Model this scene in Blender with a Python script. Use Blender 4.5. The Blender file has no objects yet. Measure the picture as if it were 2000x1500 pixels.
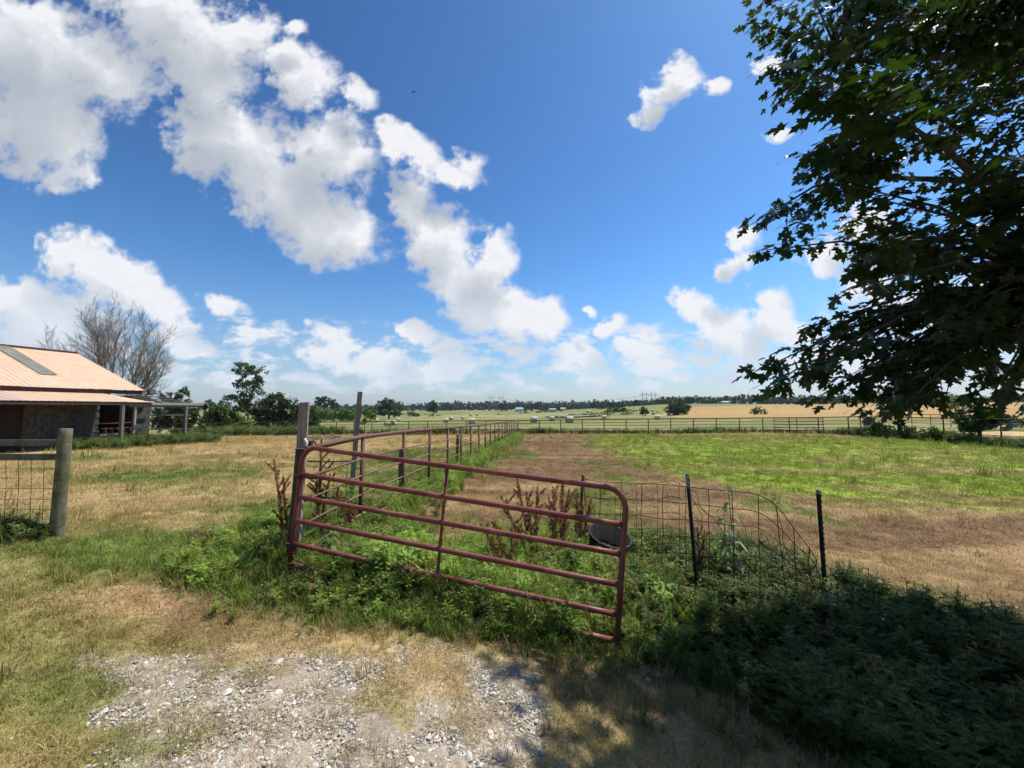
import bpy, math, random
import numpy as np
from mathutils import Vector, Matrix, Euler

R = math.radians
SC = bpy.context.scene
COL = SC.collection
random.seed(7)
rng = np.random.default_rng(11)

# ------------------------------------------------------------------ camera
CAM_Z = 1.75
F = 751.0                      # focal length in pixels of the 2000 px wide photograph
PITCH = math.atan(47.0 / F)
cam_d = bpy.data.cameras.new('camera')
cam = bpy.data.objects.new('camera', cam_d)
COL.objects.link(cam)
cam_d.sensor_width = 36.0
cam_d.lens = F / 2000.0 * 36.0
cam_d.clip_start = 0.05
cam_d.clip_end = 9000.0
cam.location = (0, 0, CAM_Z)
cam.rotation_euler = (math.pi / 2 + PITCH, 0, 0)
SC.camera = cam

# ------------------------------------------------------------------ light
SUN_AZ, SUN_EL = 60.0, 62.0     # azimuth measured from +Y (view direction) towards +X
world = bpy.data.worlds.new('World')
SC.world = world
world.use_nodes = True
sun_d = bpy.data.lights.new('sun', 'SUN')
sun_d.energy = 5.0
sun_d.angle = R(0.53)
sun_d.color = (1.0, 0.955, 0.88)
sun = bpy.data.objects.new('sun', sun_d)
COL.objects.link(sun)
sdir = Vector((math.sin(R(SUN_AZ)) * math.cos(R(SUN_EL)), math.cos(R(SUN_AZ)) * math.cos(R(SUN_EL)), math.sin(R(SUN_EL))))
sun.rotation_euler = sdir.to_track_quat('Z', 'Y').to_euler()
sun.location = sdir * 60

SC.view_settings.view_transform = 'Standard'
SC.view_settings.look = 'None'
SC.view_settings.exposure = 0.25
SC.view_settings.gamma = 1.0
SC.view_settings.use_curve_mapping = False
SC.render.engine = 'CYCLES'
SC.cycles.max_bounces = 4
SC.cycles.diffuse_bounces = 2
SC.cycles.glossy_bounces = 2
SC.cycles.transmission_bounces = 3
SC.cycles.volume_bounces = 0
SC.cycles.transparent_max_bounces = 6
SC.cycles.sample_clamp_indirect = 6.0
SC.cycles.caustics_reflective = False
SC.cycles.caustics_refractive = False
SC.cycles.use_denoising = True
SC.cycles.use_adaptive_sampling = True
SC.cycles.adaptive_threshold = 0.03
SC.cycles.adaptive_min_samples = 8

# ------------------------------------------------------------------ projection helpers
_cp, _sp = math.cos(PITCH), math.sin(PITCH)
def ray(px, py):
    a = (px - 1000.0) / F
    b = -(py - 750.0) / F
    return Vector((a, _cp - b * _sp, _sp + b * _cp))
def at(px, py, Y):
    """world point seen at a photograph pixel, Y metres in front of the camera"""
    d = ray(px, py)
    return Vector((0, 0, CAM_Z)) + d * (Y / d.y)
def project(x, y, z):
    """numpy: world points to photograph pixels"""
    zz = z - CAM_Z
    dep = y * _cp + zz * _sp
    up = -y * _sp + zz * _cp
    dep = np.where(dep < 0.05, 0.05, dep)
    return 1000.0 + F * x / dep, 750.0 - F * up / dep

# ------------------------------------------------------------------ sky with clouds (world shader, by direction only)
class NT:
    """small helper to write node trees as expressions"""
    def __init__(s, tree):
        s.t = tree; s.n = tree.nodes; s.l = tree.links
    def new(s, typ, **kw):
        n = s.n.new(typ)
        for k, v in kw.items(): setattr(n, k, v)
        return n
    def put(s, sock, v):
        if isinstance(v, bpy.types.NodeSocket): s.l.new(v, sock)
        elif v is not None: sock.default_value = v
    def math(s, op, a, b=None, c=None, clamp=False):
        n = s.new('ShaderNodeMath', operation=op, use_clamp=clamp)
        s.put(n.inputs[0], a); s.put(n.inputs[1], b)
        if c is not None: s.put(n.inputs[2], c)
        return n.outputs[0]
    def vmath(s, op, a, b=None, out=0):
        n = s.new('ShaderNodeVectorMath', operation=op)
        s.put(n.inputs[0], a)
        if op == 'SCALE': s.put(n.inputs['Scale'], b)
        else: s.put(n.inputs[1], b)
        return n.outputs[out]
    def noise(s, vec, scale, detail=4.0, rough=0.55, dist=0.0, typ=None, out='Fac', lac=2.0):
        n = s.new('ShaderNodeTexNoise')
        if vec is not None: s.l.new(vec, n.inputs['Vector'])
        n.inputs['Scale'].default_value = scale; n.inputs['Detail'].default_value = detail
        n.inputs['Roughness'].default_value = rough; n.inputs['Distortion'].default_value = dist
        n.inputs['Lacunarity'].default_value = lac
        return n.outputs[out]
    def ramp(s, v, a, b, lo=0.0, hi=1.0, smooth=True):
        n = s.new('ShaderNodeMapRange', interpolation_type='SMOOTHSTEP' if smooth else 'LINEAR')
        s.put(n.inputs['Value'], v); s.put(n.inputs['From Min'], a); s.put(n.inputs['From Max'], b)
        s.put(n.inputs['To Min'], lo); s.put(n.inputs['To Max'], hi)
        return n.outputs[0]
    def mix(s, f, a, b, blend='MIX'):
        n = s.new('ShaderNodeMix', data_type='RGBA', blend_type=blend)
        s.put(n.inputs[0], f)
        for sock, v in ((n.inputs[6], a), (n.inputs[7], b)):
            if isinstance(v, tuple): v = (*v[:3], 1.0)
            s.put(sock, v)
        return n.outputs[2]

# cloud lobes: pixel centre, half axes in pixels, tilt in degrees (positive = left end higher), weight
CLOUDS = [
 (60, 90, 260, 150, 20, 1.15), (80, 250, 170, 120, 35, 1.1), (150, 330, 60, 40, 20, .7), (210, 130, 120, 90, 30, .85), (330, 40, 230, 100, 30, 1.0), (400, 140, 150, 90, 40, .95), (470, 60, 70, 60, 30, .6),
 (450, 270, 180, 110, 40, 1.15), (560, 380, 190, 100, 38, 1.2), (660, 440, 120, 80, 30, 1.1), (590, 150, 90, 75, 40, 1.05), (560, 110, 55, 45, 40, .9), (700, 190, 36, 30, 20, .6),
 (640, 300, 110, 90, 45, 1.0), (800, 290, 80, 40, 35, .85), (880, 335, 70, 30, 15, .85), (915, 325, 35, 30, 0, .8),
 (580, 60, 28, 22, 10, .7), (800, 385, 40, 50, 20, .7), (860, 470, 80, 75, 40, 1.0), (900, 550, 110, 70, 25, 1.05), (960, 500, 55, 60, 10, .9), (970, 610, 150, 55, 12, 1.1), (1060, 615, 60, 45, 0, .9), (1010, 690, 60, 18, 0, .7),
 (150, 500, 75, 65, 20, 1.05), (230, 550, 130, 75, 25, 1.1), (40, 590, 90, 50, 10, 1.05), (110, 615, 150, 45, 5, .9), (310, 590, 60, 40, 20, .85), (40, 660, 110, 24, 0, .6), (430, 597, 55, 22, 12, .85), (375, 690, 60, 20, 5, .75), (360, 655, 35, 14, 0, .6),
 (640, 650, 65, 30, 8, 1.0), (640, 690, 80, 28, 6, .9), (730, 705, 70, 30, 8, .9), (820, 650, 45, 28, 25, .75), (815, 725, 45, 22, 5, .85), (880, 715, 50, 30, 8, .95), (1155, 605, 14, 10, 0, .6),
 (1200, 635, 42, 34, 25, 1.0), (1240, 685, 70, 32, 12, 1.0), (1130, 700, 60, 32, 15, .9), (1300, 715, 80, 26, 5, .85),
 (1400, 615, 80, 40, 20, .95), (1510, 600, 48, 44, -25, 1.0), (1440, 670, 85, 50, 10, 1.0), (1540, 650, 70, 30, 0, .7), (1620, 500, 55, 36, -12, .9), (1430, 525, 46, 26, -25, .85), (1450, 470, 26, 24, -30, .7), (1690, 440, 60, 40, -20, .7), (1650, 700, 120, 30, 0, .75), (1700, 560, 40, 60, -30, .6), (1900, 600, 160, 60, 0, .7),
 (1310, 175, 62, 34, -45, .72), (1345, 145, 26, 42, -20, .6), (1395, 178, 28, 18, -25, .66), (1275, 225, 26, 20, -30, .5), (1525, 262, 20, 12, -15, .5), (1505, 130, 26, 16, 0, .5),
]

def cloud_group():
    g = bpy.data.node_groups.new('cloud_field', 'ShaderNodeTree')
    g.interface.new_socket('UV', in_out='INPUT', socket_type='NodeSocketVector')
    g.interface.new_socket('Field', in_out='OUTPUT', socket_type='NodeSocketFloat')
    N = NT(g)
    gi = N.new('NodeGroupInput').outputs[0]
    acc = None
    for (px, py, rx, ry, tilt, wt) in CLOUDS:
        if py > 620 and px > 350: rx, ry = rx * .82, ry * .88
        SZ = 1.42 if py < 560 else 1.50
        d = ray(px, py)
        m = N.new('ShaderNodeMapping', vector_type='TEXTURE')
        N.l.new(gi, m.inputs['Vector'])
        m.inputs['Location'].default_value = (d.x / d.y, d.z / d.y, 0)
        m.inputs['Rotation'].default_value = (0, 0, -R(tilt))
        m.inputs['Scale'].default_value = (SZ * rx / F / wt ** .5, SZ * ry / F / wt ** .5, 1)
        s = N.new('ShaderNodeTexGradient', gradient_type='SPHERICAL')
        N.l.new(m.outputs[0], s.inputs[0])
        o = s.outputs['Fac']
        if wt < 1: o = N.math('MULTIPLY', o, wt ** .35)
        acc = o if acc is None else N.math('SMOOTH_MAX', acc, o, 0.16)
    go = N.new('NodeGroupOutput')
    N.l.new(acc, go.inputs[0])
    return g

def build_world():
    t = world.node_tree
    N = NT(t)
    for n in list(N.n): N.n.remove(n)
    out = N.new('ShaderNodeOutputWorld')
    sky = N.new('ShaderNodeTexSky', sky_type='NISHITA')
    sky.sun_disc = False
    sky.sun_elevation = R(SUN_EL)
    sky.sun_rotation = R(SUN_AZ)
    sky.altitude = 300.0
    sky.air_density = 1.0
    sky.dust_density = 0.6
    sky.ozone_density = 2.2
    SKY = 0.10
    base = N.vmath('SCALE', sky.outputs[0], SKY)
    gm = N.new('ShaderNodeGamma'); N.l.new(base, gm.inputs[0]); gm.inputs[1].default_value = 1.6     # a deeper, clearer summer blue
    deep = N.vmath('MULTIPLY', gm.outputs[0], (1.55, 2.05, 2.02))
    d = N.new('ShaderNodeTexCoord').outputs['Generated']
    sx = N.new('ShaderNodeSeparateXYZ'); N.l.new(d, sx.inputs[0])
    x, y, z = sx.outputs
    base = N.mix(N.ramp(z, 0.0, 0.36), N.vmath('MULTIPLY', base, (.86, .90, 1.0)), deep)
    yy = N.math('MAXIMUM', y, 0.12)
    cb = N.new('ShaderNodeCombineXYZ')
    N.l.new(N.math('DIVIDE', x, yy), cb.inputs[0]); N.l.new(N.math('DIVIDE', z, yy), cb.inputs[1])
    uv0 = cb.outputs[0]
    wv = N.noise(uv0, 8.0, 5.0, 0.60, out='Color')
    uv = N.vmath('ADD', uv0, N.vmath('MULTIPLY', N.vmath('SUBTRACT', wv, (.5, .5, .5)), (.13, .10, 0.0)))
    # billows: one broad and one fine noise over the sphere of directions, finer towards the horizon
    wob = N.noise(uv, 5.0, 7.0, 0.60)
    fine = N.noise(uv0, 16.0, 8.0, 0.60)
    nz = N.math('ADD', N.math('MULTIPLY', N.math('SUBTRACT', wob, 0.5), 1.25), N.math('MULTIPLY', N.math('SUBTRACT', fine, 0.5), 1.15))
    grp = cloud_group()
    g1 = N.new('ShaderNodeGroup'); g1.node_tree = grp; N.l.new(uv, g1.inputs[0])
    f1 = N.math('ADD', g1.outputs[0], N.math('MULTIPLY', nz, N.ramp(g1.outputs[0], 0.02, 0.30)))
    # outside the part of the sky that the field of lobes covers, the same broken cumulus goes on as noise on a cloud deck
    zz = N.math('ADD', N.math('MAXIMUM', z, 0.0), 0.10)
    cb2 = N.new('ShaderNodeCombineXYZ')
    N.l.new(N.math('DIVIDE', x, zz), cb2.inputs[0]); N.l.new(N.math('DIVIDE', y, zz), cb2.inputs[1])
    deck = N.math('SUBTRACT', N.math('MULTIPLY', N.noise(cb2.outputs[0], 1.1, 6.0, 0.55), 1.8), 0.75)
    ax = N.math('DIVIDE', N.math('ABSOLUTE', x), yy)
    w = N.math('MULTIPLY', N.ramp(ax, 1.45, 2.2, 1.0, 0.0), N.ramp(N.math('DIVIDE', z, yy), 1.15, 1.9, 1.0, 0.0))
    w = N.math('MULTIPLY', w, N.ramp(y, 0.1, 0.3))
    fld = N.math('ADD', N.math('MULTIPLY', f1, w), N.math('MULTIPLY', deck, N.math('SUBTRACT', 1.0, w)))
    # low down the cumulus goes on as rows of small far puffs
    low = N.math('ADD', N.math('MULTIPLY', N.math('SUBTRACT', N.noise(N.vmath('MULTIPLY', uv0, (1.0, 2.3, 1.0)), 9.5, 6.0, 0.56), 0.5), 2.6), 0.36)
    low = N.math('MULTIPLY', low, N.math('MULTIPLY', N.ramp(z, .27, .15), N.math('MULTIPLY', N.ramp(z, .015, .05), N.ramp(y, .1, .3))))
    fld = N.math('MAXIMUM', fld, low)
    dens = N.ramp(fld, 0.20, 0.60)
    # light: how much cloud lies between this point and the sun (up and to the right)
    g2 = N.new('ShaderNodeGroup'); g2.node_tree = grp
    off = N.vmath('ADD', uv, (0.040, 0.105, 0.0))
    N.l.new(off, g2.inputs[0])
    wob2 = N.noise(off, 5.0, 5.0, 0.60)
    fine2 = N.noise(N.vmath('ADD', uv0, (0.005, 0.012, 0.0)), 16.0, 5.0, 0.60)
    f2 = N.math('ADD', g2.outputs[0], N.math('MULTIPLY', N.math('SUBTRACT', wob2, 0.5), 1.25))
    relief = N.math('MULTIPLY', N.math('SUBTRACT', fine, fine2), 1.5)
    shade = N.math('ADD', N.math('MULTIPLY', N.ramp(f2, 0.20, 1.0, smooth=False), N.math('ADD', .90, wob)), N.math('MULTIPLY', relief, -.35))
    shade = N.math('MAXIMUM', shade, 0.0)
    shade = N.math('MULTIPLY', N.math('DIVIDE', shade, N.math('ADD', shade, .75)), 1.25, clamp=True)
    core = N.ramp(fld, 0.24, 0.50, .25, 1.0)
    shade = N.math('MULTIPLY', shade, core)
    bright = N.mix(shade, (0.76, 0.77, 0.80), N.mix(N.ramp(z, .12, .42), (0.46, 0.53, 0.62), (0.30, 0.345, 0.41)))
    # far clouds sink into the haze
    hz = N.ramp(z, 0.02, 0.22, 0.55, 0.0)
    bright = N.mix(hz, bright, (0.58, 0.67, 0.78))
    dens = N.math('MULTIPLY', dens, N.ramp(z, -0.01, 0.05))
    col = N.mix(dens, base, bright)
    bg = N.new('ShaderNodeBackground')
    N.l.new(col, bg.inputs[0]); bg.inputs[1].default_value = 1.0
    N.l.new(bg.outputs[0], out.inputs[0])
    world.cycles.sampling_method = 'MANUAL'
    world.cycles.sample_map_resolution = 512
build_world()

# ------------------------------------------------------------------ object helpers
def link(o, parent=None):
    COL.objects.link(o)
    if parent is not None: o.parent = parent
    return o
def tag(o, label=None, cat=None, group=None, kind=None):
    if label: o['label'] = label
    if cat: o['category'] = cat
    if group: o['group'] = group
    if kind: o['kind'] = kind
    return o
def thing(name, loc, label, cat, group=None):
    o = bpy.data.objects.new(name, None)
    o.empty_display_size = 0.2
    o.location = loc
    COL.objects.link(o)
    return tag(o, label, cat, group)

class MB:
    """collects shapes into one mesh"""
    def __init__(s): s.v = []; s.f = []
    def add(s, vs, fs):
        b = len(s.v); s.v += [tuple(p) for p in vs]; s.f += [tuple(i + b for i in f) for f in fs]
    def box(s, c, size, rot=None, taper=1.0):
        hx, hy, hz = size[0] / 2, size[1] / 2, size[2] / 2
        vs = []
        for z in (-1, 1):
            k = taper if z > 0 else 1.0
            for sx, sy in ((-1, -1), (1, -1), (1, 1), (-1, 1)):
                p = Vector((sx * hx * k, sy * hy * k, z * hz))
                if rot is not None: p = rot @ p
                vs.append(p + Vector(c))
        s.add(vs, [(3, 2, 1, 0), (4, 5, 6, 7), (0, 1, 5, 4), (1, 2, 6, 5), (2, 3, 7, 6), (3, 0, 4, 7)])
    def beam(s, a, b, w, h, up=(0, 0, 1)):
        """a rectangular bar from a to b"""
        a, b = Vector(a), Vector(b)
        d = (b - a).normalized(); u = Vector(up)
        r = d.cross(u).normalized(); u = r.cross(d)
        vs = []
        for p in (a, b):
            for i, j in ((-1, -1), (1, -1), (1, 1), (-1, 1)): vs.append(p + r * (i * w / 2) + u * (j * h / 2))
        s.add(vs, [(0, 1, 2, 3), (7, 6, 5, 4), (0, 4, 5, 1), (1, 5, 6, 2), (2, 6, 7, 3), (3, 7, 4, 0)])
    def tube(s, pts, rad, n=8, caps=True):
        pts = [Vector(p) for p in pts]
        if not hasattr(rad, '__len__'): rad = [rad] * len(pts)
        prev = None; rings = []
        for i, p in enumerate(pts):
            d = (pts[min(i + 1, len(pts) - 1)] - pts[max(i - 1, 0)])
            d = d.normalized() if d.length > 1e-9 else Vector((0, 0, 1))
            if prev is None:
                prev = d.orthogonal().normalized()
            u = prev - d * prev.dot(d)
            u = u.normalized() if u.length > 1e-6 else d.orthogonal().normalized()
            prev = u; w = d.cross(u)
            rings.append([p + (u * math.cos(2 * math.pi * k / n) + w * math.sin(2 * math.pi * k / n)) * rad[i] for k in range(n)])
        vs = [q for r in rings for q in r]; fs = []
        for i in range(len(rings) - 1):
            for k in range(n):
                a = i * n + k; b = i * n + (k + 1) % n
                fs.append((a, b, b + n, a + n))
        if caps:
            fs.append(tuple(range(n - 1, -1, -1))); fs.append(tuple(range((len(rings) - 1) * n, len(rings) * n)))
        s.add(vs, fs)
    def mesh(s, name, mat=None, smooth=False):
        m = bpy.data.meshes.new(name)
        m.from_pydata([tuple(p) for p in s.v], [], s.f)
        if mat: m.materials.append(mat)
        if smooth: m.polygons.foreach_set('use_smooth', [True] * len(m.polygons))
        m.update()
        return m
    def build(s, name, mat, parent=None, smooth=False, off=None):
        if parent is not None and off is None:
            off = Vector((0, 0, 0)); q = parent
            while q is not None: off = off + q.location; q = q.parent
        if off is not None:
            o3 = Vector(off); s.v = [tuple(Vector(p) - o3) for p in s.v]
        o = bpy.data.objects.new(name, s.mesh(name, mat, smooth))
        return link(o, parent)

def np_mesh(name, V, Fs, mat, smooth=False):
    """V (n,3) array, Fs (m,k) int array with k = 3 or 4"""
    m = bpy.data.meshes.new(name)
    n, k = Fs.shape
    m.vertices.add(len(V)); m.vertices.foreach_set('co', V.astype(np.float32).ravel())
    m.loops.add(n * k); m.loops.foreach_set('vertex_index', Fs.astype(np.int32).ravel())
    m.polygons.add(n); m.polygons.foreach_set('loop_start', np.arange(0, n * k, k, dtype=np.int32))
    m.polygons.foreach_set('loop_total', np.full(n, k, dtype=np.int32))
    if smooth: m.polygons.foreach_set('use_smooth', np.ones(n, dtype=bool))
    if mat: m.materials.append(mat)
    m.update(calc_edges=True)
    return m

# numpy value noise
def _hash(ix, iy, seed):
    h = (ix.astype(np.int64) * 374761393 + iy.astype(np.int64) * 668265263 + seed * 1442695041) & 0xffffffff
    h = ((h ^ (h >> 13)) * 1274126177) & 0xffffffff
    return ((h ^ (h >> 16)) & 0xffff) / 65535.0
def vnoise(x, y, seed=0):
    ix = np.floor(x); iy = np.floor(y); fx = x - ix; fy = y - iy
    fx = fx * fx * (3 - 2 * fx); fy = fy * fy * (3 - 2 * fy)
    a = _hash(ix, iy, seed); b = _hash(ix + 1, iy, seed); c = _hash(ix, iy + 1, seed); d = _hash(ix + 1, iy + 1, seed)
    return (a * (1 - fx) + b * fx) * (1 - fy) + (c * (1 - fx) + d * fx) * fy
def fbm(x, y, seed=0, octv=4):
    s = 0; a = 0.5; t = 0
    for o in range(octv):
        s = s + a * vnoise(x * 2 ** o + 17.3 * o, y * 2 ** o - 9.1 * o, seed + o); t += a; a *= 0.55
    return s / t
def sstep(a, b, x):
    t = np.clip((x - a) / (b - a), 0, 1); return t * t * (3 - 2 * t)
def inpoly(px, py, poly):
    r = np.zeros(np.shape(px), bool); n = len(poly)
    for i in range(n):
        x1, y1 = poly[i]; x2, y2 = poly[(i + 1) % n]
        if y1 == y2: continue
        c = ((y1 > py) != (y2 > py)) & (px < (x2 - x1) * (py - y1) / (y2 - y1) + x1)
        r ^= c
    return r

# ------------------------------------------------------------------ terrain
CTRL = [ # x, y, z measured off the photograph
 (0,0,0),(0,2,0),(0,-6,.05),(-6,-1,.3),(6,-1,-.35),(-5.3,4.5,.27),(-2.4,4.24,-.02),(.95,3.3,-.30),(1.9,4.1,-.28),(3.4,4.3,-.38),(6,5,-.5),(8,2,-.5),(-9,4,.35),(-12,10,.1),
 (-1.65,5.7,-.05),(-1.2,9,-.12),(-.6,14,-.22),(.62,38,-.83),(4,8,-.32),(9,12,-.45),(5,20,-.5),(-7,14,-.15),(-10,25,-.55),
 (-22.5,21,-.37),(-20.6,20.4,-.34),(-19.8,23.4,-.34),(-21.7,16,-.2),(-30,25,-.5),(-18,33,-.85),
 (-33,41,-1.2),(-22,42,-1.15),(10,37.5,-.75),(22,36.5,-.6),(28.4,31.5,-.5),(29,22,-.5),(20,15,-.5),
 (5,90,-1.6),(13,87,-1.5),(12,118,-2.1),(28,118,-1.9),(47,125,-2.1),(-10,94,-2.1),(-24,140,-3.3),(-30,190,-3.8),(-36,113,-3.2),(-56,160,-3.7),(-26,282,-2.8),(-10,320,-3.2),(8,320,-2.6),
 (20,170,-2.3),(60,160,-1.3),(85,170,0.6),(140,180,2.0),(120,300,4.5),(250,330,5),(60,400,0),(0,430,-1.8),(-100,200,-3.4),(-200,210,-3),(-60,500,-2),(100,600,0),(-300,500,-2),(500,600,8),
 (0,1200,-2),(-900,1200,-3),(900,1200,6),(0,3000,0),(-2500,2500,0),(2500,2500,8),
 (-60,0,.2),(60,0,-.3),(0,-60,.2),(-400,-100,0),(400,-100,0),(0,-800,0),(-2500,-1500,0),(2500,-1500,0),
]
def _warp(x, y):
    r = np.sqrt(x * x + y * y) + 1e-6
    k = 5.0 * np.log1p(r / 5.0) / r
    return x * k, y * k
_C = np.array(CTRL, float)
_cx, _cy = _warp(_C[:, 0], _C[:, 1])
def _U(r2): return 0.5 * r2 * np.log(r2 + 1e-9)
_n = len(_C)
_K = _U((_cx[:, None] - _cx) ** 2 + (_cy[:, None] - _cy) ** 2) + np.eye(_n) * 0.05
_P = np.stack([np.ones(_n), _cx, _cy], 1)
_W = np.linalg.solve(np.block([[_K, _P], [_P.T, np.zeros((3, 3))]]), np.concatenate([_C[:, 2], np.zeros(3)]))
def gz(x, y):
    x = np.asarray(x, float); y = np.asarray(y, float); sh = x.shape
    wx, wy = _warp(x.ravel(), y.ravel())
    out = np.empty(len(wx))
    for i in range(0, len(wx), 20000):
        a, b = wx[i:i + 20000, None], wy[i:i + 20000, None]
        out[i:i + 20000] = _U((a - _cx) ** 2 + (b - _cy) ** 2) @ _W[:_n] + _W[_n] + _W[_n + 1] * a[:, 0] + _W[_n + 2] * b[:, 0]
    X, Y = x.ravel(), y.ravel(); r = np.hypot(X, Y)
    out += (fbm(X * 1.1, Y * 1.1, 3, 3) - .5) * 0.07 * sstep(60, 15, r)
    out += (fbm(X * .02, Y * .02, 9, 2) - .5) * 1.2 * sstep(60, 160, r)
    return out.reshape(sh)
def g1(x, y): return float(gz(np.array([x]), np.array([y]))[0])
def on_ground(px, py):
    """where the sight line through a pixel meets the ground"""
    d = ray(px, py); o = Vector((0, 0, CAM_Z))
    ts = np.geomspace(1.2, 1500, 900)
    X = d.x * ts; Y = d.y * ts; Z = CAM_Z + d.z * ts
    below = np.nonzero(Z < gz(X, Y))[0]
    t = ts[below[0]] if len(below) else 1500
    return Vector((d.x * t, d.y * t, g1(d.x * t, d.y * t)))

# ------------------------------------------------------------------ materials
MATS = {}
def mat(name):
    m = bpy.data.materials.new(name); m.use_nodes = True
    N = NT(m.node_tree)
    b = m.node_tree.nodes['Principled BSDF']
    MATS[name] = m
    return m, N, b
def bump(N, b, h, strength=0.3, dist=0.02):
    n = N.new('ShaderNodeBump'); n.inputs['Strength'].default_value = strength; n.inputs['Distance'].default_value = dist
    N.l.new(h, n.inputs['Height']); N.l.new(n.outputs[0], b.inputs['Normal'])
def opos(N): return N.new('ShaderNodeTexCoord').outputs['Object']
def wpos(N): return N.new('ShaderNodeNewGeometry').outputs['Position']
def simple(name, c1, c2, scale=8.0, rough=0.7, metal=0.0, bmp=0.3, detail=5, lo=.35, hi=.65, stretch=None, spec=0.3):
    m, N, b = mat(name)
    v = wpos(N)
    if stretch: v = N.vmath('MULTIPLY', v, stretch)
    f = N.noise(v, scale, detail, 0.6)
    N.put(b.inputs['Base Color'], N.mix(N.ramp(f, lo, hi), c1, c2))
    b.inputs['Roughness'].default_value = rough; b.inputs['Metallic'].default_value = metal
    b.inputs['Specular IOR Level'].default_value = spec
    if bmp: bump(N, b, f, bmp, 0.01)
    return m
def leafmat(name, c1, c2, transl=0.35, rough=0.5, tint=False, spec=0.25, tcol=None, gain=1.0):
    """a leaf: reflects and lets light through; each leaf has its own shade of the colour"""
    m, N, b = mat(name)
    rnd = N.new('ShaderNodeNewGeometry').outputs['Random Per Island']
    col = N.mix(rnd, c1, c2)
    if tint:
        a = N.new('ShaderNodeAttribute', attribute_type='INSTANCER', attribute_name='tint')
        col = N.mix(1.0, col, a.outputs['Color'], 'MULTIPLY')
    N.put(b.inputs['Base Color'], col)
    b.inputs['Roughness'].default_value = rough
    b.inputs['Specular IOR Level'].default_value = spec
    tr = N.new('ShaderNodeBsdfTranslucent')
    N.put(tr.inputs[0], N.mix(1.0, col, tcol or (1.25, 1.35, 0.55), 'MULTIPLY'))
    mx = N.new('ShaderNodeMixShader'); mx.inputs[0].default_value = transl
    N.l.new(b.outputs[0], mx.inputs[1]); N.l.new(tr.outputs[0], mx.inputs[2])
    N.l.new(mx.outputs[0], m.node_tree.nodes['Material Output'].inputs[0])
    return m

def woodmat(name, c1, c2, moss=None):
    m, N, b = mat(name)
    p = opos(N)
    v = N.vmath('MULTIPLY', p, (14.0, 14.0, 1.1))
    f = N.noise(v, 3.0, 6, 0.65)
    f2 = N.noise(N.vmath('MULTIPLY', p, (60.0, 60.0, 2.0)), 2.0, 3, 0.6)
    col = N.mix(N.ramp(f, .3, .7), c1, c2)
    col = N.mix(N.ramp(f2, .62, .72, 0, .7), col, (0.03, 0.028, 0.025))
    if moss:
        col = N.mix(N.ramp(N.noise(p, 5.0, 4, .6), .45, .62), col, moss)
    N.put(b.inputs['Base Color'], col); b.inputs['Roughness'].default_value = 0.85; b.inputs['Specular IOR Level'].default_value = .15
    bump(N, b, N.math('ADD', f, f2), 0.6, 0.008)
    return m
def paintmat(name, paint, faded, rust, rough=.5):
    m, N, b = mat(name)
    p = wpos(N)
    f = N.noise(p, 3.0, 5, .6); g = N.noise(p, 22.0, 6, .7); s = N.noise(p, 90.0, 3, .6)
    col = N.mix(N.ramp(f, .35, .7), paint, faded)
    col = N.mix(N.ramp(g, .53, .66, 0, .9), col, rust)
    col = N.mix(N.ramp(s, .70, .74, 0, .8), col, (.55, .5, .45))
    N.put(b.inputs['Base Color'], col); b.inputs['Roughness'].default_value = rough
    b.inputs['Specular IOR Level'].default_value = .35
    bump(N, b, g, .35, .004)
    return m

M_gate = paintmat('red_gate_paint', (.165, .030, .028), (.25, .085, .070), (.10, .042, .026), .45)
M_pipe = paintmat('rusty_pipe', (.125, .052, .040), (.165, .080, .063), (.055, .026, .018), .65)
M_rod = paintmat('rusty_rod', (.17, .092, .066), (.22, .125, .09), (.09, .05, .032), .7)
M_darkpipe = paintmat('dark_pipe', (.05, .028, .025), (.08, .045, .037), (.03, .018, .014), .7)
M_farpipe = simple('far_fence_rust', (.055, .030, .022), (.10, .055, .040), 3.0, .8, bmp=0)
M_wire = simple('rusty_wire', (.045, .030, .024), (.085, .050, .038), 30.0, .75, .2, bmp=0)
M_tpost = paintmat('t_post_paint', (.016, .019, .017), (.028, .031, .028), (.06, .04, .03), .6)
M_tposttop = simple('t_post_top', (.22, .22, .22), (.36, .36, .35), 40.0, .6, bmp=.1)
M_wood = woodmat('weathered_wood', (.19, .16, .135), (.34, .295, .25))
M_wooddark = woodmat('old_dark_wood', (.10, .088, .078), (.19, .17, .155))
M_treated = woodmat('treated_post_wood', (.125, .12, .08), (.20, .185, .13), moss=(.085, .085, .03))
M_board = woodmat('mossy_board', (.10, .095, .075), (.16, .15, .12), moss=(.07, .08, .035))
M_zinc = simple('galvanised_steel', (.32, .32, .31), (.5, .5, .49), 20.0, .45, .7, bmp=.1)
M_white = simple('white_porcelain', (.75, .75, .73), (.85, .85, .83), 20.0, .3, bmp=0)
M_rubber = simple('black_rubber', (.006, .0065, .007), (.014, .015, .016), 9.0, .6, bmp=.2)

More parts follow.
